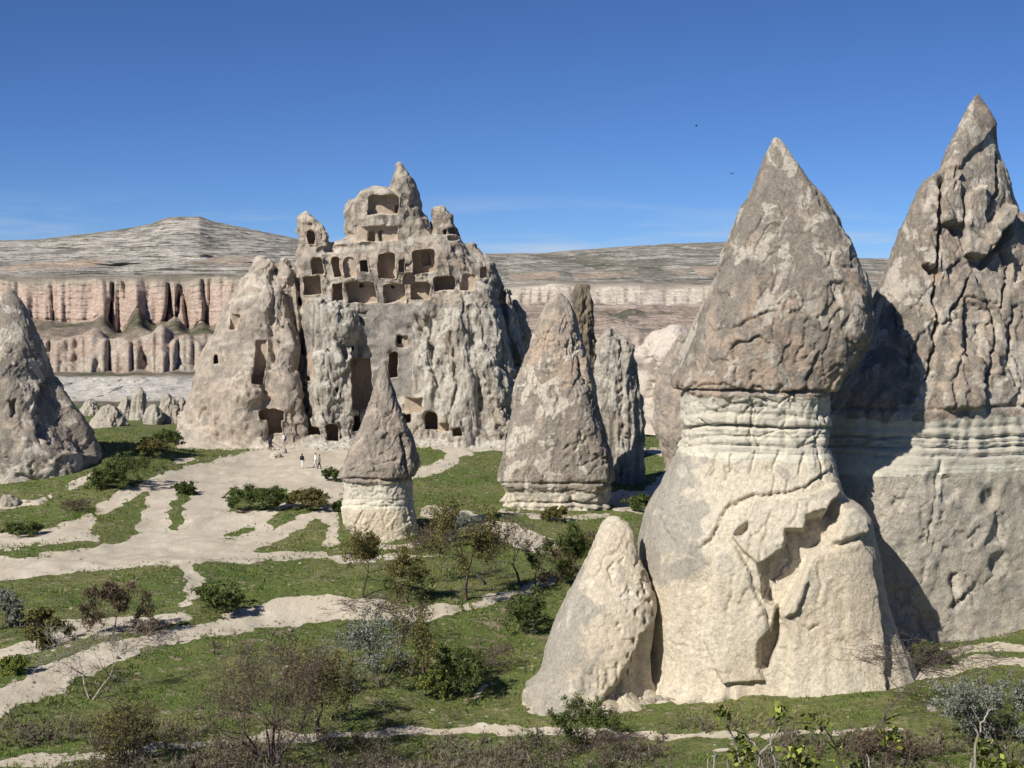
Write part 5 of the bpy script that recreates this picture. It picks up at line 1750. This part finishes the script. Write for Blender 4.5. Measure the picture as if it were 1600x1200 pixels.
plant('small dark round-crowned tree on the ochre patch left of the pale bank', 176, 992, 66, 72, 'bud', 20, GT, leaf=2.4)
plant('little olive tree near the left edge below the road', 56, 1014, 52, 56, 'olive', 21, GT)
plant('silver-grey shrub half cut off by the left picture edge', 2, 984, 50, 60, 'shrub_silver', 22, GS)
plant('dark green shrub beside the footpath that leaves the road', 334, 954, 66, 38, 'shrub_green', 23, GS)
plant('low dark brushwood on the ochre patch next to the round-crowned tree', 226, 992, 70, 22, 'brush', 24, GS)
plant('large dark green shrub on the mound under the left cone', 210, 762, 66, 50, 'shrub_green', 25, GS)
plant('smaller green shrub on the mound, nearer the left cone', 165, 764, 50, 30, 'shrub_green', 26, GS)
plant('green shrub in the middle of the white clearing, first of the cluster', 384, 800, 52, 38, 'shrub_green', 27, GS)
plant('green shrub in the middle of the white clearing, between its two neighbours', 424, 797, 52, 34, 'shrub_green', 28, GS)
plant('grey shrub at the end of the cluster in the white clearing', 484, 797, 54, 32, 'shrub_silver', 29, GS, mat='leaf_olive')
plant('budding olive shrub at the bottom left of the picture', 205, 1196, 120, 96, 'shrub_bud', 30, GS, leaf=1.4, mat='leaf_olive')
plant('brown leafless shrub in front of the tallest banded chimney', 1378, 1128, 150, 112, 'bare', 31, GS, name='shrub', cat='shrub')
plant('dense dark shrub in front of the pale spur', 905, 1178, 100, 84, 'shrub_olive', 32, GS, mat='leaf_green')
plant('low brown brush right of the dense dark shrub', 985, 1192, 110, 40, 'brush', 33, GS)
plant('grey-leaved shrub at the right picture edge', 1570, 1180, 130, 120, 'shrub_silver', 34, GS)
plant('reddish brown brush at the bottom edge under the banded chimney', 1400, 1198, 110, 46, 'shrub_bud', 35, GS)
plant('tuft of green shrub at the layered foot of the broad cone', 866, 815, 34, 22, 'shrub_olive', 36, GS)
plant('small green shrub in the shadow right of the broad cone', 1000, 798, 40, 24, 'shrub_green', 37, GS)
plant('small green bush by the left flank of the small capped chimney', 528, 800, 16, 16, 'shrub_green', 38, GS)
plant('leafy clump on the white apron beside the small chimney cap', 518, 752, 24, 20, 'shrub_green', 39, GS, leaf=0.6)
plant('dark shrub on the grassy slope below the small white cones', 262, 700, 40, 26, 'shrub_green', 40, GS)
plant('bushy green shrub between the left cone and the carved castle rock', 232, 712, 46, 26, 'shrub_olive', 41, GS)
plant('yellow flowering bush at the left edge beside the near track', 22, 1052, 44, 26, 'shrub_olive', 42, GS, mat='leaf_fresh', leaf=0.8)
plant('grey thornbush on the mound between road and left cone', 120, 800, 40, 20, 'brush', 43, GS)
plant('green bush at the very left edge beside the road', 30, 838, 50, 20, 'shrub_green', 44, GS)
plant('green clump growing in the strip between the two wheel tracks', 288, 772, 26, 18, 'shrub_green', 45, GS)
plant('green bush beside the right massif foot', 1440, 1040, 60, 34, 'shrub_green', 46, GS)

# ------------------------------------------------------------------ twigs of the bushes on the near rim
def twig_bush(label, D, lines, clusters, bark, seed):
    rng = np.random.default_rng(seed)
    xs = np.mean([l[0][0] for l in lines])
    gx_ = (xs - 800) * D / F
    gz = float(ground_z(np.array([gx_]), np.array([D]))[0])
    root = empty('near_bush', (gx_, D, gz))
    tag(root, label, 'shrub', 'bushes on the near rim')
    segs = []
    for l in lines:
        pts = [np.array([gx_ + rng.normal() * 0.05, D + rng.normal() * 0.05, gz - 0.05])] if l[0][1] >= 1200 else []
        z0 = D + rng.normal() * 0.12
        for k, (a, b) in enumerate(l):
            q = P(a, b, z0 + 0.06 * k * rng.normal())
            pts.append(np.array(q))
        # finer, wobbly
        fin = []
        for a, b in zip(pts[:-1], pts[1:]):
            n = 4
            for j in range(n):
                fin.append(a + (b - a) * j / n + rng.normal(size=3) * 0.008)
        fin.append(pts[-1])
        r0 = 0.016
        for k in range(len(fin) - 1):
            ra = r0 * (1 - 0.6 * k / len(fin)); rb = r0 * (1 - 0.6 * (k + 1) / len(fin))
            segs.append((fin[k], fin[k + 1], ra, rb))
            if k > 3 and rng.random() < 0.30:
                segs.append((fin[k], fin[k] + rng.normal(size=3) * 0.07 + np.array([0, 0, 0.05]), rb * 0.5, rb * 0.25))
    V, Q = tubes(segs, 5)
    mesh_from('stems', V, Q, M[bark], root)
    lp = []
    for a, b, r in clusters:
        c_ = np.array(P(a, b, D))
        n = int(10 + r * 2.2)
        lp.append(c_ + rng.normal(size=(n, 3)) * r * D / F * 0.62)
    if lp:
        lp = np.concatenate(lp)
        V, Q = leaf_cards(lp, 0.085, rng, 0.2, 0.75)
        mesh_from('leaves', V, Q, M['leaf_fresh'], root, smooth=False, attrs={'tone': rng.random(len(lp)).repeat(4)})

twig_bush('pale curved twigs with fresh leaf clusters poking up at the bottom centre right', 17.0,
          [[(1196, 1215), (1190, 1190), (1178, 1162), (1165, 1147), (1147, 1140)], [(1190, 1212), (1186, 1178), (1203, 1162), (1217, 1138), (1220, 1122)],
           [(1210, 1215), (1212, 1190), (1204, 1165), (1203, 1145)], [(1160, 1215), (1150, 1165), (1136, 1132), (1127, 1116)]],
          [(1220, 1118, 13), (1128, 1118, 9), (1158, 1165, 13), (1166, 1185, 12)], 'bark_pale', 71)
twig_bush('brown arching twigs with dark leaf clusters right of the pale twigs', 19.0,
          [[(1272, 1212), (1282, 1180), (1292, 1158), (1315, 1180)], [(1318, 1215), (1308, 1168), (1292, 1142), (1275, 1130), (1240, 1130)],
           [(1250, 1215), (1262, 1180), (1278, 1170), (1280, 1152)], [(1240, 1215), (1238, 1190), (1228, 1180)]],
          [(1275, 1126, 18), (1235, 1176, 13), (1246, 1178, 10), (1262, 1192, 14)], 'bark_brown', 72)
twig_bush('slender budding stem rising in front of the brown leafless shrub', 20.0,
          [[(1386, 1215), (1384, 1170), (1380, 1140), (1384, 1125)], [(1360, 1215), (1352, 1180)]], [(1385, 1148, 13), (1395, 1152, 8), (1340, 1195, 8)], 'bark_brown', 73)
twig_bush('forked pale bare twig near the right edge of the picture', 15.0,
          [[(1514, 1215), (1522, 1180), (1528, 1150), (1536, 1125), (1549, 1108)], [(1520, 1212), (1527, 1148), (1520, 1130), (1508, 1116)], [(1584, 1215), (1576, 1180), (1565, 1158)]],
          [(1536, 1168, 11), (1545, 1195, 14), (1575, 1200, 14)], 'bark_pale', 74)
twig_bush('fan of short pale twigs at the bottom edge under the banded chimney', 16.0,
          [[(1104, 1215), (1106, 1186)], [(1118, 1215), (1116, 1186), (1121, 1178)], [(1140, 1215), (1137, 1186)], [(1362, 1215), (1354, 1178)]],
          [], 'bark_pale', 75)

# ------------------------------------------------------------------ grass
def build_grass():
    rng = np.random.default_rng(5)
    gsel = np.where((~isp | (pmf > -0.35)) & (fc[:, 1] > 58) & (fc[:, 1] < 235) & (fpx > -40) & (fpx < 1640))[0]
    tri = GV[GF[gsel]]
    area = 0.5 * np.linalg.norm(np.cross(tri[:, 1] - tri[:, 0], tri[:, 2] - tri[:, 0]), axis=1)
    dens = (sst(-0.5, 0.3, fbm(S3(fc[gsel], 0.22, 0.16, 0), 4, 501)) + 0.1) * np.where(isp[gsel], 0.3, 1.0)
    wgt = area * dens / (fc[gsel][:, 1] ** 1.3)
    n = 72000
    k = rng.choice(len(gsel), n, p=wgt / wgt.sum())
    u, v = rng.random(n)[:, None], rng.random(n)[:, None]
    t = tri[k]
    fl_ = (u + v) > 1
    u, v = np.where(fl_, 1 - u, u), np.where(fl_, 1 - v, v)
    p = t[:, 0] + (t[:, 1] - t[:, 0]) * u + (t[:, 2] - t[:, 0]) * v
    hh = (0.08 + 0.17 * sst(-0.2, 0.5, fbm(S3(p, 0.3, 0.22, 0), 3, 502)) + 0.10 * rng.random(n)) * (0.75 + 0.25 * p[:, 1] / 90)
    dry = np.clip(0.5 + 0.9 * fbm(S3(p, 0.12, 0.10, 0), 3, 503) + 0.22 * rng.normal(size=n), 0, 1)
    V, tone = [], []
    for b in range(4):
        a = rng.random(n) * 2 * pi
        ofs = np.stack([np.cos(a), np.sin(a), np.zeros(n)], -1)
        wd = np.stack([-np.sin(a + 0.6), np.cos(a + 0.6), np.zeros(n)], -1) * (0.016 + 0.024 * rng.random(n))[:, None] * (0.6 + 0.4 * p[:, 1:2] / 90)
        r = p + ofs * 0.06 * rng.random(n)[:, None]
        r[:, 2] -= 0.02
        tip = r + ofs * (hh * rng.uniform(0.2, 0.9, n))[:, None] + np.array([0, 0, 1.0]) * (hh * rng.uniform(0.6, 1.1, n))[:, None]
        V.append(np.stack([r - wd, r + wd, tip], 1))
        tone.append(np.clip(dry + 0.12 * rng.normal(size=n), 0, 1))
    V = np.concatenate(V).reshape(-1, 3)
    tone = np.concatenate(tone).repeat(3)
    t = NT('grass_blades')
    a = t.attr('tone')
    c = t.mix(t.rng(a, 0.0, 0.5, 0, 1, False), (0.088, 0.145, 0.032), (0.155, 0.205, 0.052))
    c = t.mix(t.rng(a, 0.55, 0.85, 0, 1, False), c, (0.215, 0.205, 0.085))
    c = t.mix(t.rng(a, 0.88, 1.0, 0, 1, False), c, (0.27, 0.225, 0.12))
    t.color(c)
    o = mesh_from('grass', V, np.arange(len(V)).reshape(-1, 3), t.m, smooth=False, attrs={'tone': tone})
    tag(o, 'tufts of green and drying grass on the valley floor', 'grass', kind='stuff')
    # yellow flowers
    fl = rng.choice(len(gsel), 1500, p=(wgt * sst(0.1, 0.5, fbm(S3(fc[gsel], 0.09, 0.07, 0), 3, 504)) + 1e-9) / (wgt * sst(0.1, 0.5, fbm(S3(fc[gsel], 0.09, 0.07, 0), 3, 504)) + 1e-9).sum())
    p = tri[fl].mean(1) + rng.normal(size=(len(fl), 3)) * np.array([0.3, 0.3, 0.03]) + np.array([0, 0, 0.22])
    V, Q = leaf_cards(p, 0.075, rng, 0.6, 1.0)
    t = NT('yellow_petals')
    t.color((0.45, 0.38, 0.03))
    tag(mesh_from('wild_flowers', V, Q, t.m, smooth=False), 'scattered yellow wild flowers in the grass', 'flowers', kind='stuff')
build_grass()

# ------------------------------------------------------------------ stones
def build_stones():
    rng = np.random.default_rng(8)
    sel = np.where((fc[:, 1] > 62) & (fc[:, 1] < 225) & (fpx > -30) & (fpx < 1630) & (pmf < 0.8) & (pmf > -1.6))[0]
    k = rng.choice(sel, 800)
    feet = []
    for st, w in STROKES[:7]:
        st = np.array(st, float)
        seg_ = np.concatenate([[0], np.cumsum(np.hypot(*np.diff(st, axis=0).T))])
        for _ in range(int(seg_[-1] / 5.5)):
            q = rng.uniform(0, seg_[-1])
            feet.append(on_ground(np.interp(q, seg_, st[:, 0]) + rng.normal() * 4, np.interp(q, seg_, st[:, 1]) + abs(rng.normal()) * 4 - 1))
    pos = np.concatenate([fc[k], np.array(feet)])
    V, Q = [], []
    th = np.arange(7) * 2 * pi / 7
    for q, c_ in enumerate(pos):
        r = 0.03 + 0.15 * rng.random() ** 4 if q < len(k) else 0.05 + 0.32 * rng.random() ** 3
        c_ = c_ + rng.normal(size=3) * np.array([0.25, 0.25, 0])
        b = []
        for zz, rr in ((-0.3, 0.9), (0.25, 1.0), (0.7, 0.55)):
            j = rng.uniform(0.7, 1.2, 7)
            b.append(np.stack([np.cos(th) * rr * j, np.sin(th) * rr * j, np.full(7, zz * 0.8)], -1))
        b = np.concatenate(b + [np.array([[0, 0, 0.75]])]) * r + c_
        o = len(V) * 22
        V.append(b)
        for lv in range(2):
            for i in range(7):
                Q.append((o + lv * 7 + i, o + lv * 7 + (i + 1) % 7, o + lv * 7 + 7 + (i + 1) % 7, o + lv * 7 + 7 + i))
        for i in range(7):
            Q.append((o + 14 + i, o + 14 + (i + 1) % 7, o + 21, o + 21))
    V = np.concatenate(V)
    fq = [f if f[2] != f[3] else f[:3] for f in Q]
    me_o = mesh_from('stones', V, fq, M['white_tuff'], smooth=False)
    tag(me_o, 'small pale stones strewn along the tracks', 'stones', kind='stuff')
build_stones()

def build_undergrowth():
    rng = np.random.default_rng(17)
    sel = np.where(~isp & (fc[:, 1] > 58) & (fc[:, 1] < 130) & (fpx > -40) & (fpx < 1640))[0]
    w_ = sst(1120, 1175, fpy[sel]) * np.where(fpx[sel] < 900, 1.0, 0.6) + 0.12 * sst(0.1, 0.4, fbm(S3(fc[sel], 0.1, 0.1, 0), 3, 801))
    w_ = w_ * sst(-0.1, 0.3, fbm(S3(fc[sel], 0.25, 0.2, 0), 3, 802)) + 1e-6
    k = rng.choice(sel, 2600, p=w_ / w_.sum())
    base = fc[k] + rng.normal(size=(len(k), 3)) * np.array([0.3, 0.3, 0])
    V, tone = [], []
    for b in range(9):
        a = rng.random(len(k)) * 2 * pi
        ln = rng.uniform(0.25, 0.85, len(k))
        lean = rng.uniform(0.2, 0.9, len(k))
        tip = base + np.stack([np.cos(a) * lean * ln, np.sin(a) * lean * ln, ln], -1)
        wd = np.stack([-np.sin(a), np.cos(a), np.zeros(len(k))], -1) * 0.016
        V.append(np.stack([base - wd, base + wd, tip], 1)); tone.append(rng.random(len(k)) * 0.4)
        for j in range(2):
            m = base + (tip - base) * rng.uniform(0.3, 0.9, len(k))[:, None]
            t2 = m + rng.normal(size=(len(k), 3)) * 0.16 + np.array([0, 0, 0.08])
            wd2 = rng.normal(size=(len(k), 3)) * 0.02
            V.append(np.stack([m - wd2, m + wd2, t2], 1)); tone.append(0.3 + rng.random(len(k)) * 0.7)
    V = np.concatenate(V).reshape(-1, 3)
    t = NT('dry_brush')
    a = t.attr('tone')
    c = t.mix(t.rng(a, 0, 0.5, 0, 1, False), (0.085, 0.068, 0.055), (0.17, 0.145, 0.115))
    c = t.mix(t.rng(a, 0.6, 1.0, 0, 1, False), c, (0.155, 0.15, 0.07))
    t.color(c)
    o = mesh_from('undergrowth', V, np.arange(len(V)).reshape(-1, 3), t.m, smooth=False, attrs={'tone': np.concatenate(tone).repeat(3)})
    tag(o, 'tangled dry grey-brown brush along the lower slope', 'undergrowth', kind='stuff')
build_undergrowth()

def boulder(label, px, py, w, h, seed, mat):
    b = on_ground(px, py)
    D = b[1]
    py = HOR - F * (b[2] - H) / D
    r = Rock(D, [(px - w * 0.1, py - h), (px - w * 0.35, py - h * 0.85), (px - w * 0.5, py - h * 0.4), (px - w * 0.5, py + 2)],
             [(px + w * 0.15, py - h), (px + w * 0.4, py - h * 0.75), (px + w * 0.5, py - h * 0.35), (px + w * 0.5, py + 2)], nrows=26, ncols=34, seed=seed, sm=1, below=0.4)
    s_ = w * D / F
    r.taper = r.taper * s_ * 0.25
    r.rough(lump=0.5, mid=0.3, fine=0.1, plate=0.5, ls=1.2 / s_, ps=1.4 / s_, facet=0.9, fs=1.8 / s_)
    chimney(label, 'loose boulders', r, [('rock_face', 1e9, mat)], name='boulder', cat='boulder')

boulder('pale boulder at the foot of the cone on the left edge', 16, 790, 30, 13, 601, M['white_tuff'])
boulder('white boulder next to the two people nearest the castle doorway', 443, 708, 12, 9, 602, M['white_tuff'])
boulder('low rock slab on the grass just below the white boulder', 430, 714, 18, 7, 603, M['tuff_grey'])
boulder('flat rock at the foot of the castle rock, right of the arched cave', 728, 686, 30, 12, 604, M['castle_pale'])
boulder('pale stone lying before the shaded foot of the banded chimney', 1262, 1086, 26, 7, 605, M['white_tuff'])
boulder('white stone in the grass in front of the brown leafless shrub', 1456, 1110, 14, 8, 606, M['white_tuff'])

# ------------------------------------------------------------------ people
def plain(name, c1):
    t = NT(name)
    n = t.noise(14.0, 4, 0.6)
    t.color(t.mix(t.rng(n, 0.3, 0.7), c1, tuple(k * 0.8 for k in c1)))
    t.bsdf.inputs['Roughness'].default_value = 0.8
    return t.m

CLOTH = {k: plain(k + '_cloth', v) for k, v in {'black': (0.02, 0.02, 0.024), 'white': (0.75, 0.74, 0.72), 'navy': (0.035, 0.04, 0.07), 'pale_blue': (0.62, 0.66, 0.78),
                                              'grey': (0.20, 0.19, 0.19), 'beige': (0.45, 0.38, 0.30), 'red': (0.25, 0.05, 0.05), 'light_grey': (0.5, 0.5, 0.52)}.items()}
M['skin'] = plain('skin', (0.42, 0.26, 0.18))
M['hair'] = plain('dark_hair', (0.02, 0.015, 0.012))
M['shoe'] = plain('shoe_leather', (0.03, 0.028, 0.026))

def person(label, px, py, yaw, top, bottom, seed, stride=0.12, arm=0.25, hgt=1.72):
    bx_, by_, bz_ = on_ground(px, py)
    rng = np.random.default_rng(seed)
    k = hgt / 1.72
    caps = []
    def cap(a, b, r0, r1):
        caps.append((np.array(a, float), np.array(b, float), r0, r1))
    st = stride
    for sx, fw in ((-1, st), (1, -st)):
        hip, knee, ank = (0.09 * sx, 0, 0.90), (0.10 * sx, fw * 0.6 + 0.03, 0.49), (0.10 * sx, fw - (0.05 if fw < 0 else 0), 0.09)
        cap(hip, knee, 0.088, 0.060); cap(knee, ank, 0.058, 0.042)
        cap((ank[0], ank[1] - 0.03, 0.045), (ank[0] + 0.015 * sx, ank[1] + 0.15, 0.038), 0.042, 0.034)
        sh, el, wr = (0.185 * sx, 0, 1.40), (0.235 * sx, -fw * 0.8 * arm, 1.13), (0.225 * sx, 0.10 - fw * arm, 0.90)
        cap(sh, el, 0.056, 0.044); cap(el, wr, 0.043, 0.030)
        pm_ = (wr[0], wr[1] + 0.02, wr[2] - 0.08)
        cap(wr, pm_, 0.030, 0.034)
        for j in range(4):
            o = -0.024 + 0.016 * j
            ln = (0.065, 0.075, 0.070, 0.055)[j]
            m1 = (pm_[0] + 0.004 * sx, pm_[1] + o, pm_[2] - ln * 0.55)
            cap((pm_[0], pm_[1] + o, pm_[2]), m1, 0.012, 0.011)
            cap(m1, (m1[0] - 0.012 * sx, m1[1] + 0.006, m1[2] - ln * 0.5), 0.011, 0.009)
        cap((wr[0], wr[1] + 0.03, wr[2] - 0.03), (wr[0] - 0.01 * sx, wr[1] + 0.065, wr[2] - 0.09), 0.014, 0.011)
    cap((-0.07, 0, 0.95), (0.07, 0, 0.95), 0.115, 0.115)
    cap((0, 0, 0.98), (0, 0.01, 1.20), 0.130, 0.130); cap((-0.05, 0.0, 1.22), (0.05, 0.0, 1.22), 0.13, 0.13)
    cap((-0.13, 0, 1.385), (0.13, 0, 1.385), 0.075, 0.075); cap((0, 0, 1.42), (0, 0.015, 1.52), 0.055, 0.052)
    cap((0, 0.02, 1.57), (0, 0.01, 1.63), 0.080, 0.092)
    cap((0, 0.10, 1.60), (0, 0.115, 1.575), 0.012, 0.018)
    cap((0, 0.075, 1.545), (0, 0.08, 1.53), 0.03, 0.025)
    for sx in (-1, 1):
        cap((0.092 * sx, 0, 1.61), (0.095 * sx, 0, 1.58), 0.018, 0.014)
    s_ = 0.027
    x0, y0, z0 = -0.36, -0.34, -0.03
    nx, ny, nz = 28, 28, 67
    X, Y, Z = np.meshgrid(x0 + s_ * np.arange(nx), y0 + s_ * np.arange(ny), z0 + s_ * np.arange(nz), indexing='ij')
    pts = np.stack([X.ravel(), Y.ravel(), Z.ravel()], -1)
    f = np.full(len(pts), 1.0)
    for a, b, r0, r1 in caps:
        lo, hi = np.minimum(a, b) - 0.2, np.maximum(a, b) + 0.2
        m = np.where(((pts > lo) & (pts < hi)).all(1))[0]
        e = b - a
        tt = np.clip(((pts[m] - a) @ e) / (e @ e + 1e-9), 0, 1)
        d = np.linalg.norm(pts[m] - a - tt[:, None] * e, axis=1) - (r0 + (r1 - r0) * tt)
        f[m] = smin(f[m], d, 0.02)
    V, Q = surface_nets(f.reshape(X.shape), s_, (x0, y0, z0))
    Q = Q[:, ::-1] if False else Q
    c_, s__ = cos(yaw), sin(yaw)
    fcv = V[Q].mean(1)
    n = np.zeros_like(V)
    fn = np.cross(V[Q[:, 2]] - V[Q[:, 0]], V[Q[:, 3]] - V[Q[:, 1]])
    for j in range(4):
        for ax_ in range(3):
            n[:, ax_] += np.bincount(Q[:, j], fn[:, ax_], len(V))
    n /= np.linalg.norm(n, axis=1, keepdims=True) + 1e-9
    if (n * (V - V.mean(0))).sum() < 0:
        n = -n
    def world(v):
        return np.stack([v[:, 0] * c_ - v[:, 1] * s__, v[:, 0] * s__ + v[:, 1] * c_, v[:, 2]], -1) * k + np.array([bx_, by_, bz_])
    arm_ = np.abs(fcv[:, 0]) > 0.165
    hair = (fcv[:, 2] > 1.60) & ((fcv[:, 1] < 0.055) | (fcv[:, 2] > 1.68)) | ((fcv[:, 2] > 1.52) & (fcv[:, 1] < -0.03))
    shoe = fcv[:, 2] < 0.085
    legs = (fcv[:, 2] < 1.0) & ~arm_ & (fcv[:, 2] > 0.07)
    shirt = (fcv[:, 2] < 1.48) & (((fcv[:, 2] > 0.96) & ~arm_) | (arm_ & (fcv[:, 2] > 0.93)))
    root = empty('person', (bx_, by_, bz_))
    tag(root, label, 'person', 'visitors in front of the castle rock')
    mesh_from('body', world(V), Q.astype(np.int32), M['skin'], root)
    for nm, sel, mt, off in (('hair', hair, M['hair'], 0.015), ('shirt', shirt, CLOTH[top], 0.016), ('trousers', legs, CLOTH[bottom], 0.012),
                             ('shoe', shoe & (fcv[:, 0] < 0), M['shoe'], 0.008), ('shoe', shoe & (fcv[:, 0] > 0), M['shoe'], 0.008)):
        sub_mesh(nm, world(V + n * off), Q, sel, mt, root)

person('person in dark navy clothes standing before the square black doorway', 422, 704, 0.3, 'navy', 'black', 1)
person('person in a pale blue shirt standing beside the one in navy', 443, 697, 2.2, 'pale_blue', 'light_grey', 2)
person('person in a black jacket and white trousers standing alone on the clearing', 472, 732, -0.4, 'black', 'white', 3)
person('person all in white walking beside a darkly dressed companion', 493, 730, 1.9, 'white', 'white', 4, stride=0.2)
person('person in dark clothes walking beside the companion all in white', 499, 733, 1.9, 'grey', 'black', 5, stride=0.2)
person('person with a light top at the low cave mouth', 522, 684, 0.5, 'white', 'red', 6)
person('person in beige trousers at the low cave mouth', 531, 686, -1.0, 'black', 'beige', 7)

# ------------------------------------------------------------------ birds
def bird(label, px, py, D, yaw):
    segs = []
    c = np.array(P(px, py, D))
    R_ = np.array([[cos(yaw), -sin(yaw), 0], [sin(yaw), cos(yaw), 0], [0, 0, 1]])
    V = np.array([(0, -.16, 0), (.03, -.05, .02), (0, .02, .045), (-.03, -.05, .02), (0, .14, .01), (0, -.02, -.035), (.02, .05, .0), (-.02, .05, .0), (.04, .22, 0), (-.04, .22, 0)])
    body_f = [(0, 1, 2), (0, 2, 3), (0, 5, 1), (0, 3, 5), (1, 6, 2), (3, 2, 7), (6, 4, 2), (7, 2, 4), (1, 5, 6), (3, 7, 5), (6, 5, 4), (7, 4, 5), (4, 8, 9)]
    root = empty('bird', tuple(c))
    tag(root, label, 'bird', 'birds in the sky')
    mesh_from('body', V @ R_.T + c, body_f, M['hair'], root)
    for sx in (-1, 1):
        w = np.array([(0.02 * sx, -.06, .02), (0.02 * sx, .05, .015), (.16 * sx, .03, .09), (.16 * sx, -.08, .10), (.34 * sx, .06, .06), (.02 * sx, 0, .03), (.16 * sx, -.02, .11)])
        mesh_from('wing', w @ R_.T + c, [(0, 1, 2, 3), (3, 2, 4), (0, 3, 6, 5), (5, 6, 2, 1), (6, 3, 4), (6, 4, 2)], M['hair'], root)

bird('tiny dark bird in the sky, closer to the tallest banded chimney', 1144, 272, 120, 0.5)
bird('tiny dark bird in the sky, higher of the two', 1088, 197, 150, 1.2)
